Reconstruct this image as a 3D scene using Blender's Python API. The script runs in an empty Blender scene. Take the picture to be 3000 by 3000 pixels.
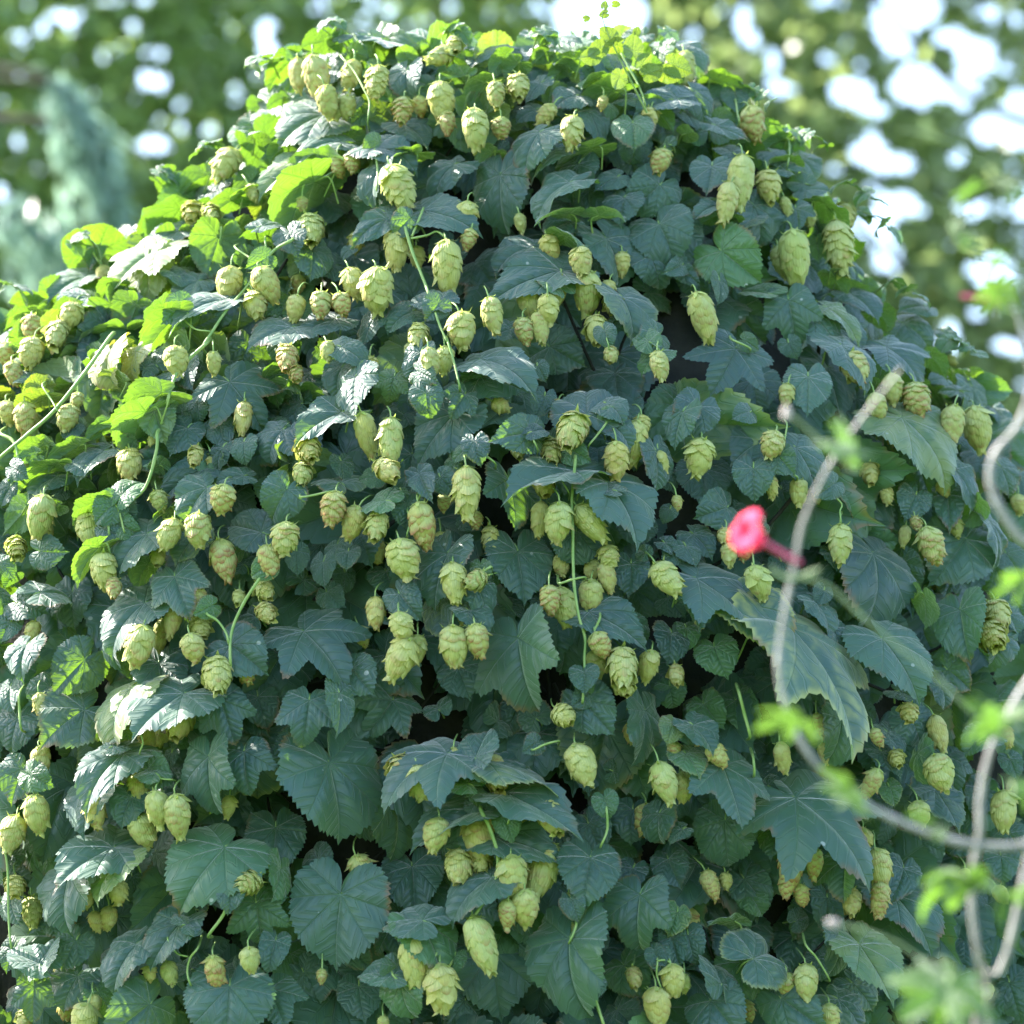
import bpy, math, random
import numpy as np
from mathutils import Vector

# ---------------------------------------------------------------- camera, sky, sun
scene = bpy.context.scene
col = scene.collection
PITCH = math.radians(10)
CAM = np.array([0.0, 0.0, 1.6])
RIGHT = np.array([1.0, 0, 0])
FWD = np.array([0, math.cos(PITCH), math.sin(PITCH)])
UP = np.array([0, -math.sin(PITCH), math.cos(PITCH)])
TOW = -FWD
W0, D0 = 1.2, 4.0          # the frame is 1.2 m wide at 4 m

cd = bpy.data.cameras.new("camera")
cam = bpy.data.objects.new("camera", cd)
col.objects.link(cam)
cam.location = CAM
cam.rotation_euler = (math.radians(90) + PITCH, 0, 0)
cd.sensor_width = 36
cd.lens = 36 / W0 * D0
cd.clip_end = 2000
cd.dof.use_dof = True
cd.dof.focus_distance = 3.98
cd.dof.aperture_fstop = (cd.lens / 1000) / 0.030
scene.camera = cam

SUN_EL, SUN_AZ = math.radians(42), math.radians(-65)   # behind the bush, to the left
world = bpy.data.worlds.new("World")
scene.world = world
world.use_nodes = True
wt = world.node_tree
sky = wt.nodes.new("ShaderNodeTexSky")
sky.sky_type = 'NISHITA'
sky.sun_disc = False
sky.sun_elevation = SUN_EL
sky.sun_rotation = SUN_AZ
sky.air_density = 1.0
sky.dust_density = 2.0
sky.ozone_density = 1.0
bgn = wt.nodes["Background"]
bgn.inputs["Strength"].default_value = 0.15
wt.links.new(sky.outputs[0], bgn.inputs["Color"])
sl = bpy.data.lights.new("sun", 'SUN')
sl.energy = 4.2
sl.angle = math.radians(0.5)
sl.color = (1.0, 0.95, 0.86)
sun = bpy.data.objects.new("sun", sl)
col.objects.link(sun)
sd = Vector((math.sin(SUN_AZ) * math.cos(SUN_EL), math.cos(SUN_AZ) * math.cos(SUN_EL), math.sin(SUN_EL)))
sun.rotation_euler = sd.to_track_quat('Z', 'Y').to_euler()
scene.view_settings.view_transform = 'Standard'
scene.view_settings.look = 'None'
scene.view_settings.exposure = 2.45
scene.view_settings.gamma = 1
scene.cycles.max_bounces = 8
scene.cycles.transmission_bounces = 6
scene.cycles.use_denoising = True

R = random.Random(7)
rs = np.random.RandomState(11)


def P(px, py, depth):
    """point seen at a place of the 3000 px photo, at a depth in metres"""
    x = (px - 1500) / 3000 * W0 * depth / D0
    y = (1500 - py) / 3000 * W0 * depth / D0
    return CAM + RIGHT * x + UP * y + FWD * depth


# ---------------------------------------------------------------- helpers
def tag(o, label=None, cat=None, group=None, kind=None):
    if label: o['label'] = label
    if cat: o['category'] = cat
    if group: o['group'] = group
    if kind: o['kind'] = kind
    return o


def empty(name, loc, **kw):
    o = bpy.data.objects.new(name, None)
    o.location = loc
    o.empty_display_size = .1
    col.objects.link(o)
    return tag(o, **kw)


class Bag:
    """collects quads/tris with two colour attributes, builds one mesh object"""
    def __init__(s):
        s.v, s.f, s.a, s.b, s.n = [], [], [], [], 0

    def add(s, v, f, a=None, b=None):
        v = np.asarray(v, float)
        k = len(v)
        s.v.append(v)
        s.f.append(np.asarray(f, int) + s.n)
        s.a.append(np.zeros((k, 4)) if a is None else np.broadcast_to(np.asarray(a, float), (k, 4)))
        s.b.append(np.zeros((k, 4)) if b is None else np.broadcast_to(np.asarray(b, float), (k, 4)))
        s.n += k

    def build(s, name, mat, parent=None, origin=None, smooth=True):
        v = np.concatenate(s.v)
        o0 = v.mean(0) if origin is None else np.asarray(origin, float)
        v = v - o0
        me = bpy.data.meshes.new(name)
        nf = sum(len(f) for f in s.f)
        me.vertices.add(len(v))
        me.vertices.foreach_set("co", v.astype(np.float32).ravel())
        loops = np.concatenate([f.ravel() for f in s.f])
        tot = np.concatenate([np.full(len(f), f.shape[1]) for f in s.f])
        start = np.concatenate([[0], np.cumsum(tot)[:-1]])
        me.loops.add(len(loops))
        me.loops.foreach_set("vertex_index", loops.astype(np.int32))
        me.polygons.add(nf)
        me.polygons.foreach_set("loop_start", start.astype(np.int32))
        me.polygons.foreach_set("loop_total", tot.astype(np.int32))
        for nm, arr in (("vein", s.a), ("tint", s.b)):
            at = me.attributes.new(nm, 'FLOAT_COLOR', 'POINT')
            at.data.foreach_set("color", np.concatenate(arr).astype(np.float32).ravel())
        me.materials.append(mat)
        me.update(calc_edges=True)
        me.validate()
        if smooth:
            me.shade_smooth()
        o = bpy.data.objects.new(name, me)
        col.objects.link(o)
        if parent is not None:
            o.parent = parent
            par_loc = np.array(parent_world(parent))
            o.location = o0 - par_loc
        else:
            o.location = o0
        return o


def parent_world(p):
    loc = np.array(p.location, float)
    while p.parent is not None:
        p = p.parent
        loc = loc + np.array(p.location, float)
    return loc


def spline(pts, n):
    pts = np.asarray(pts, float)
    if len(pts) < 3:
        t = np.linspace(0, 1, n)[:, None]
        return pts[0] * (1 - t) + pts[-1] * t
    d = np.r_[0, np.cumsum(np.linalg.norm(np.diff(pts, axis=0), axis=1))]
    d /= d[-1]
    ext = np.vstack([2 * pts[0] - pts[1], pts, 2 * pts[-1] - pts[-2]])
    out = []
    for t in np.linspace(0, 1, n):
        i = min(np.searchsorted(d, t, side='right') - 1, len(pts) - 2)
        u = (t - d[i]) / (d[i + 1] - d[i])
        p0, p1, p2, p3 = ext[i:i + 4]
        out.append(.5 * ((2 * p1) + (-p0 + p2) * u + (2 * p0 - 5 * p1 + 4 * p2 - p3) * u * u + (-p0 + 3 * p1 - 3 * p2 + p3) * u ** 3))
    return np.array(out)


def tube(bag, pts, r0, r1=None, sides=7, n=None, tint=(0, 0, 0, 0), knots=0.0):
    r1 = r0 if r1 is None else r1
    n = n or max(6, len(pts) * 6)
    p = spline(pts, n)
    t = np.gradient(p, axis=0)
    t /= np.linalg.norm(t, axis=1)[:, None] + 1e-12
    ref = np.array([0.3, 1, .2])
    a = np.cross(t, ref)
    a /= np.linalg.norm(a, axis=1)[:, None] + 1e-12
    b = np.cross(t, a)
    rr = np.linspace(r0, r1, n)
    if knots:
        rr = rr * (1 + knots * np.maximum(0, np.sin(np.linspace(0, n / 6 * math.pi, n))) ** 6)
    an = np.linspace(0, 2 * math.pi, sides, endpoint=False)
    v = p[:, None, :] + rr[:, None, None] * (a[:, None, :] * np.cos(an)[None, :, None] + b[:, None, :] * np.sin(an)[None, :, None])
    v = v.reshape(-1, 3)
    f = []
    for i in range(n - 1):
        for j in range(sides):
            k = (j + 1) % sides
            f.append((i * sides + j, i * sides + k, (i + 1) * sides + k, (i + 1) * sides + j))
    bag.add(v, f, b=tint)
    m = len(v)
    bag.add(np.vstack([v[-sides:], p[-1:] + t[-1:] * r1 * .5]), [(j, (j + 1) % sides, sides) for j in range(sides)], b=tint)


# ---------------------------------------------------------------- materials
class NT:
    def __init__(s, name):
        s.m = bpy.data.materials.new(name)
        s.m.use_nodes = True
        s.t = s.m.node_tree
        s.t.nodes.clear()

    def n(s, typ, **kw):
        nd = s.t.nodes.new(typ)
        for k, v in kw.items():
            if k.startswith('_'):
                setattr(nd, k[1:], v)
            else:
                key = int(k[1:]) if k[0] == 'i' and k[1:].isdigit() else k.replace('__', ' ')
                s.put(nd.inputs[key], v)
        return nd

    def put(s, sock, v):
        if isinstance(v, bpy.types.NodeSocket):
            s.t.links.new(v, sock)
        else:
            sock.default_value = v

    def math(s, op, a, b=0.0, c=0.0, clamp=False):
        nd = s.t.nodes.new("ShaderNodeMath")
        nd.operation = op
        nd.use_clamp = clamp
        s.put(nd.inputs[0], a); s.put(nd.inputs[1], b); s.put(nd.inputs[2], c)
        return nd.outputs[0]

    def mix(s, f, a, b):
        nd = s.t.nodes.new("ShaderNodeMix")
        nd.data_type = 'RGBA'
        s.put(nd.inputs[0], f); s.put(nd.inputs[6], a); s.put(nd.inputs[7], b)
        return nd.outputs[2]

    def noise(s, scale, detail=3, vec=None, rough=.55):
        nd = s.t.nodes.new("ShaderNodeTexNoise")
        nd.inputs["Scale"].default_value = scale
        nd.inputs["Detail"].default_value = detail
        nd.inputs["Roughness"].default_value = rough
        if vec is not None: s.put(nd.inputs["Vector"], vec)
        return nd.outputs[0]

    def ramp(s, x, lo, hi):
        nd = s.t.nodes.new("ShaderNodeMapRange")
        nd.interpolation_type = 'SMOOTHSTEP'
        s.put(nd.inputs[0], x)
        nd.inputs[1].default_value = lo
        nd.inputs[2].default_value = hi
        return nd.outputs[0]

    def pos(s):
        return s.n("ShaderNodeNewGeometry").outputs["Position"]

    def out(s, sh):
        o = s.n("ShaderNodeOutputMaterial")
        s.t.links.new(sh, o.inputs[0])
        return s.m


def c4(r, g, b): return (r, g, b, 1)


def leaf_material(name, dark, alt, fresh, yellow, trans, under, rough=.45, tmix=.42, veins=True, brown=c4(.16, .08, .03)):
    t = NT(name)
    tint = t.n("ShaderNodeAttribute", _attribute_name="tint")
    sep = t.n("ShaderNodeSeparateColor", Color=tint.outputs["Color"])
    rnd, fr, ye = sep.outputs
    mott = tint.outputs["Alpha"]
    geo = t.n("ShaderNodeNewGeometry")
    posn = geo.outputs["Position"]
    n1 = t.noise(38, 4, posn)
    n2 = t.noise(9, 2, posn)
    base = t.mix(t.math('ADD', t.math('MULTIPLY', rnd, .7), t.math('MULTIPLY', n2, .35), clamp=True), dark, alt)
    base = t.mix(t.math('MULTIPLY', t.ramp(n1, .35, .75), .22), base, fresh)
    base = t.mix(fr, base, fresh)
    if veins:
        va = t.n("ShaderNodeAttribute", _attribute_name="vein")
        vs = t.n("ShaderNodeSeparateColor", Color=va.outputs["Color"])
        tt, ss, rho = vs.outputs
        # pinnate side veins leaving each rib
        q = t.math('ADD', t.math('MULTIPLY', t.math('SUBTRACT', tt, t.math('MULTIPLY', ss, .85)), 7.5), t.math('MULTIPLY', t.noise(30, 2, posn), .9))
        tri = t.math('ABSOLUTE', t.math('SUBTRACT', t.math('FRACT', q), .5))      # .5 at veins
        side = t.ramp(tri, .40, .5)
        rib = t.math('SUBTRACT', 1.0, t.ramp(ss, .002, .016))
        vein = t.math('MAXIMUM', rib, t.math('MULTIPLY', side, .45))
        base = t.mix(t.math('MULTIPLY', vein, .24), base, t.mix(.5, fresh, c4(.12, .22, .10)))
        edge = t.ramp(rho, .86, 1.0)
        # yellowing: wedge patches between the veins, and the rim
        wedge = t.math('MULTIPLY', t.ramp(t.noise(34, 5, posn), .42, .80), t.ramp(tri, .5, .15))
        my = t.math('MULTIPLY', mott, t.math('MAXIMUM', wedge, t.math('MULTIPLY', edge, .9)), clamp=True)
        base = t.mix(my, base, yellow)
        base = t.mix(t.math('MULTIPLY', ye, t.ramp(n1, .3, .6)), base, yellow)
        base = t.mix(t.math('MULTIPLY', ye, t.math('MULTIPLY', ye, .35)), base, yellow)
        # brown bitten rim on some leaves
        br = t.math('MULTIPLY', t.ramp(t.noise(14, 2, posn), .56, .66), edge)
        base = t.mix(t.math('MULTIPLY', br, .8), base, brown)
        # pale specks (dust, bird lime)
        vo = t.n("ShaderNodeTexVoronoi", Vector=posn, Scale=42.0)
        vn = t.n("ShaderNodeSeparateColor", Color=vo.outputs["Color"])
        sp = t.math('MULTIPLY', t.math('LESS_THAN', vo.outputs["Distance"], t.math('MULTIPLY', vn.outputs[1], .13)), t.math('GREATER_THAN', vn.outputs[0], .72))
        base = t.mix(t.math('MULTIPLY', sp, .65), base, c4(.42, .46, .40))
        h = t.math('ADD', t.math('MULTIPLY', t.math('SUBTRACT', 1.0, vein), 1.0), t.math('MULTIPLY', n1, .12))
        h = t.math('ADD', h, t.math('MULTIPLY', t.math('COSINE', t.math('MULTIPLY', q, 6.2832)), .20))
        bump = t.n("ShaderNodeBump", Strength=.65, Distance=.0019, Height=h)
    else:
        bump = t.n("ShaderNodeBump", Strength=.3, Distance=.003, Height=n1)
    bf = geo.outputs["Backfacing"]
    colr = t.mix(bf, base, t.mix(.45, base, under))
    pr = t.n("ShaderNodeBsdfPrincipled", Base__Color=colr, Roughness=t.math('ADD', rough, t.math('MULTIPLY', bf, .25)), Normal=bump.outputs[0])
    pr.inputs["Specular IOR Level"].default_value = .62
    pr.inputs["Sheen Weight"].default_value = .55
    pr.inputs["Sheen Roughness"].default_value = .4
    tc = t.mix(t.math('MULTIPLY', ye, .8), trans, c4(.62, .50, .03))
    tc = t.mix(t.math('MULTIPLY', rnd, .5), tc, c4(.10, .25, .02))
    tc = t.mix(t.math('MULTIPLY', t.ramp(n1, .3, .7), .35), tc, c4(.12, .26, .015))
    if veins: tc = t.mix(t.math('MULTIPLY', vein, .55), tc, c4(.08, .22, .01))
    tr = t.n("ShaderNodeBsdfTranslucent", Color=tc, Normal=bump.outputs[0])
    mx = t.n("ShaderNodeMixShader", i0=tmix)
    t.t.links.new(pr.outputs[0], mx.inputs[1])
    t.t.links.new(tr.outputs[0], mx.inputs[2])
    return t.out(mx.outputs[0])


M_LEAF = leaf_material("hop_leaf", c4(.016, .054, .060), c4(.046, .114, .094), c4(.075, .19, .045), c4(.34, .36, .10),
                       c4(.30, .55, .025), c4(.13, .24, .11), tmix=.27)
M_GER = leaf_material("shrub_leaf", c4(.045, .11, .025), c4(.065, .15, .03), c4(.09, .19, .03), c4(.5, .5, .1),
                      c4(.15, .28, .035), c4(.10, .20, .06), rough=.55)


def tree_leaf_material(name, a, b, trans, tm=.5):
    t = NT(name)
    tint = t.n("ShaderNodeAttribute", _attribute_name="tint")
    sep = t.n("ShaderNodeSeparateColor", Color=tint.outputs["Color"])
    base = t.mix(sep.outputs[0], a, b)
    pr = t.n("ShaderNodeBsdfPrincipled", Base__Color=base, Roughness=.38)
    tr = t.n("ShaderNodeBsdfTranslucent", Color=trans)
    mx = t.n("ShaderNodeMixShader", i0=tm)
    t.t.links.new(pr.outputs[0], mx.inputs[1])
    t.t.links.new(tr.outputs[0], mx.inputs[2])
    return t.out(mx.outputs[0])


def cone_material():
    t = NT("hop_cone")
    tint = t.n("ShaderNodeAttribute", _attribute_name="tint")
    sep = t.n("ShaderNodeSeparateColor", Color=tint.outputs["Color"])
    rnd, tipb, yel = sep.outputs           # per bract random, brown amount, yellowness of the cone
    va = t.n("ShaderNodeAttribute", _attribute_name="vein")
    vs = t.n("ShaderNodeSeparateColor", Color=va.outputs["Color"])
    b, a, _ = vs.outputs                   # along, across
    posn = t.pos()
    n1 = t.noise(120, 3, posn)
    base = t.mix(yel, c4(.42, .50, .14), c4(.56, .50, .14))
    base = t.mix(t.math('MULTIPLY', rnd, .55), base, c4(.56, .60, .30))
    base = t.mix(t.math('MULTIPLY', t.ramp(n1, .4, .8), .25), base, c4(.24, .34, .07))
    tip = t.math('MULTIPLY', t.ramp(t.math('ADD', b, t.math('MULTIPLY', n1, .4)), .75, 1.25), tipb)
    base = t.mix(t.math('MULTIPLY', t.ramp(b, .5, 1.0), .25), base, c4(.55, .50, .20))
    base = t.mix(tip, base, c4(.36, .17, .07))
    lines = t.math('ABSOLUTE', t.math('SINE', t.math('MULTIPLY', a, 11.0)))
    bump = t.n("ShaderNodeBump", Strength=.6, Distance=.0009, Height=t.math('ADD', lines, n1))
    pr = t.n("ShaderNodeBsdfPrincipled", Base__Color=base, Roughness=.55, Normal=bump.outputs[0])
    pr.inputs["Specular IOR Level"].default_value = .35
    tr = t.n("ShaderNodeBsdfTranslucent", Color=t.mix(tip, c4(.55, .68, .15), c4(.4, .2, .05)))
    mx = t.n("ShaderNodeMixShader", i0=.28)
    t.t.links.new(pr.outputs[0], mx.inputs[1])
    t.t.links.new(tr.outputs[0], mx.inputs[2])
    return t.out(mx.outputs[0])


M_CONE = cone_material()


def plain(name, a, b, scale=20, rough=.7, bump=.3, dist=.002, spec=.4, detail=4):
    t = NT(name)
    posn = t.pos()
    n = t.noise(scale, detail, posn)
    base = t.mix(t.ramp(n, .3, .7), a, b)
    bp = t.n("ShaderNodeBump", Strength=bump, Distance=dist, Height=n)
    pr = t.n("ShaderNodeBsdfPrincipled", Base__Color=base, Roughness=rough, Normal=bp.outputs[0])
    pr.inputs["Specular IOR Level"].default_value = spec
    return t.out(pr.outputs[0])


M_STEM = plain("green_stem", c4(.16, .28, .07), c4(.26, .36, .11), 60, .5)
M_SHADE_WOOD = plain("inner_shade", c4(.010, .012, .010), c4(.022, .022, .016), 30, .9, .8, .01)  # near-black stands in for deep shade on the inner hull; also colours dead twigs
M_GREY = plain("grey_woody_stem", c4(.20, .185, .175), c4(.38, .355, .34), 70, .45, .4, spec=.6)
M_GSTEM = plain("soft_green_stem", c4(.18, .24, .11), c4(.28, .33, .18), 60, .5)
M_BARK = plain("tree_bark", c4(.05, .04, .03), c4(.12, .10, .08), 12, .9, .8, .02)
M_GROUND = plain("lawn", c4(.04, .08, .02), c4(.08, .13, .03), 3, .95, .6, .03)
M_RED = plain("red_petals", c4(.80, .035, .10), c4(.86, .08, .16), 40, .8, spec=.15)
M_PINK = plain("pink_tube", c4(.55, .06, .16), c4(.62, .12, .22), 40, .5)
M_BUD = plain("pale_bud", c4(.38, .30, .30), c4(.5, .42, .38), 60, .5)

# ---------------------------------------------------------------- leaf shapes
CTRL = {
    'h': ([0, 3, 7, 13, 21, 32, 45, 60, 78, 96, 115, 135, 150, 162, 171, 176, 180],
          [1, .93, .86, .81, .77, .72, .66, .61, .57, .54, .53, .52, .50, .43, .28, .14, .05]),
    'r': ([0, 3, 8, 18, 30, 45, 60, 78, 96, 115, 135, 150, 162, 172, 180],
          [1, .93, .88, .84, .80, .76, .72, .68, .65, .63, .60, .55, .42, .22, .04]),
    't': ([0, 6, 13, 20, 27, 32, 38, 46, 52, 57, 64, 76, 92, 110, 128, 145, 158, 170, 180],
          [1, .92, .85, .78, .67, .62, .66, .77, .82, .78, .66, .57, .52, .50, .48, .44, .38, .22, .06]),
    'v': ([0, 6, 12, 19, 24, 29, 36, 44, 50, 55, 62, 70, 77, 86, 96, 104, 114, 126, 140, 155, 168, 180],
          [1, .91, .84, .74, .64, .56, .64, .79, .87, .80, .65, .53, .50, .55, .62, .64, .56, .50, .45, .38, .22, .06]),
    'g': ([0, 7, 14, 20, 26, 31, 38, 46, 52, 58, 66, 74, 80, 88, 98, 106, 114, 124, 140, 160, 180],
          [1, .92, .72, .42, .32, .30, .48, .80, .95, .82, .46, .30, .28, .42, .70, .82, .66, .42, .28, .16, .05]),
}
RIBS = {'h': [0, 38, 80, 125], 'r': [0, 38, 80, 125], 't': [0, 52, 115], 'v': [0, 50, 102, 145], 'g': [0, 52, 106]}
NATW = {'h': 1.10, 'p': .74, 'r': 1.36, 't': 1.32, 'v': 1.36, 'g': 1.5}


def leaf_flat(kind, nA, nR, teeth):
    k = 'h' if kind == 'p' else kind
    th_c, r_c = CTRL[k]
    th = np.linspace(-180, 180, nA + 1)
    # smooth the interpolated outline a little
    rr = np.interp(np.abs(th), th_c, r_c)
    if teeth:
        x, y = rr * np.cos(np.radians(th)), rr * np.sin(np.radians(th))
        arc = np.r_[0, np.cumsum(np.hypot(np.diff(x), np.diff(y)))]
        mid = arc[nA // 2]
        ph = np.abs(arc - mid) * teeth
        saw = 1 - (ph % 1.0)
        amp = .085 if k != 'g' else .06
        rr = rr * (1 + amp * (saw - .5) * np.clip(np.abs(rr) * 2, .3, 1))
    rho = np.linspace(0, 1, nR + 1)[1:] ** .85
    T = np.radians(th)
    X = rho[:, None] * (rr * np.cos(T))[None]
    Y = rho[:, None] * (rr * np.sin(T))[None]
    if kind == 'p': Y = Y * .68
    ang = np.abs(th)
    ribs = np.array(RIBS[k], float)
    near = ribs[np.argmin(np.abs(ang[:, None] - ribs[None]), axis=1)]
    rel = np.radians(ang - near)
    tt = rho[:, None] * (rr * np.cos(rel))[None]
    ss = rho[:, None] * (rr * np.abs(np.sin(rel)))[None]
    V = np.stack([X.ravel(), Y.ravel()], 1)
    A = np.stack([tt.ravel(), ss.ravel(), np.repeat(rho, nA + 1), np.zeros(X.size)], 1)
    V = np.vstack([[[0, 0]], V])
    A = np.vstack([[[0, 0, 0, 0]], A])
    m = nA + 1
    f4 = []
    for i in range(nR - 1):
        for j in range(nA):
            a = 1 + i * m + j
            f4.append((a, a + m, a + m + 1, a + 1))
    f3 = [(0, 1 + j, 2 + j) for j in range(nA)]
    return V, A, np.array(f4), np.array(f3), np.tile(T, nR)


_cache = {}


def leaf_template(kind, q):
    key = (kind, q)
    if key not in _cache:
        nA, nR, teeth = {0: (36, 3, 0), 1: (108, 5, 9), 2: (168, 8, 12)}[q]
        if kind == 'g': teeth = teeth and 6
        _cache[key] = leaf_flat(kind, nA, nR, teeth)
    return _cache[key]


def add_leaf(bag, kind, base, a, n, s, q=1, tint=(0, 0, 0, 0), bend=.5, fold=.15, wav=.05, ph=0., cross=.25):
    V, A, f4, f3, T = leaf_template(kind, q)
    x, y = V[:, 0].copy(), V[:, 1].copy()
    rho = A[:, 2]
    z = np.zeros_like(x)
    z += fold * np.abs(y) * np.exp(-np.abs(y) * 1.2) - cross * y * y
    # ribs sunk: quilting along each rib
    z -= (.010 + .022 * (np.abs(np.r_[0, T]) < .5)) * np.exp(-(A[:, 1] / .045) ** 2) * np.clip(A[:, 0] * 4, 0, 1)
    th = np.r_[0, T]
    z += wav * rho ** 2 * (np.sin(5 * th + ph) * .6 + np.sin(9 * th + 2.3 * ph) * .4)
    # asymmetry + sideways sweep of the tip
    y = y * (1 + .10 * math.sin(ph * 3)) + .10 * math.sin(ph * 5) * x * x
    k = bend
    if abs(k) > 1e-3:
        xx = np.clip(x, -.3, 1.2)
        ang = k * xx + .5 * k * np.clip(xx, 0, 2) ** 2
        xb = np.sin(ang) / k * .9
        # integrate the bent midrib
        g = np.linspace(-.6, 1.25, 60)
        ga = k * g + .5 * k * np.clip(g, 0, 2) ** 2
        gx = np.cumsum(np.cos(ga)) * (g[1] - g[0]); gx -= np.interp(0, g, gx)
        gz = -np.cumsum(np.sin(ga)) * (g[1] - g[0]); gz -= np.interp(0, g, gz)
        xb = np.interp(x, g, gx); zb = np.interp(x, g, gz)
        al = np.interp(x, g, ga)
        x, z = xb + z * np.sin(al), zb + z * np.cos(al)
    a = a / np.linalg.norm(a)
    n = n - a * np.dot(n, a); n /= np.linalg.norm(n)
    b = np.cross(n, a)
    P3 = base + s * (x[:, None] * a + y[:, None] * b + z[:, None] * n)
    k0 = bag.n
    bag.add(P3, f4, A, tint)
    # triangles refer to the same vertices
    bag.f.append(f3 + k0)


def frame_from_image(d2, L, w, kind, under, rnd, px2m):
    """long axis and top normal of a leaf from its image length, width and direction"""
    nat = NATW[kind]
    d2 = np.array(d2, float); d2 /= np.linalg.norm(d2) + 1e-9
    L *= px2m; w *= px2m
    din = RIGHT * d2[0] + UP * d2[1]
    perp = np.array([-d2[1], d2[0]])
    if perp[1] < 0 or (abs(perp[1]) < .15 and rnd.random() < .5): perp = -perp
    pin = RIGHT * perp[0] + UP * perp[1]
    pitch = roll = 0
    if L * nat < w:
        s = w / nat
        pitch = math.acos(max(.28, L / s))
    else:
        s = L
        roll = math.acos(max(.24, min(1, w / (nat * L))))
    pitch = max(pitch, math.radians(rnd.uniform(18, 50)))
    s = s * 1.02
    sg = 1 if (d2[1] <= .1) else -1          # pointing down: tip comes forward
    if under: sg = -sg
    a = din * math.cos(pitch) + TOW * math.sin(pitch) * sg
    vn = TOW * math.cos(pitch) - din * math.sin(pitch) * sg      # visible normal
    rs_ = -roll if under else roll
    vn2 = vn * math.cos(rs_) + pin * math.sin(rs_)
    n = -vn2 if under else vn2
    return a, n, s
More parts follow.
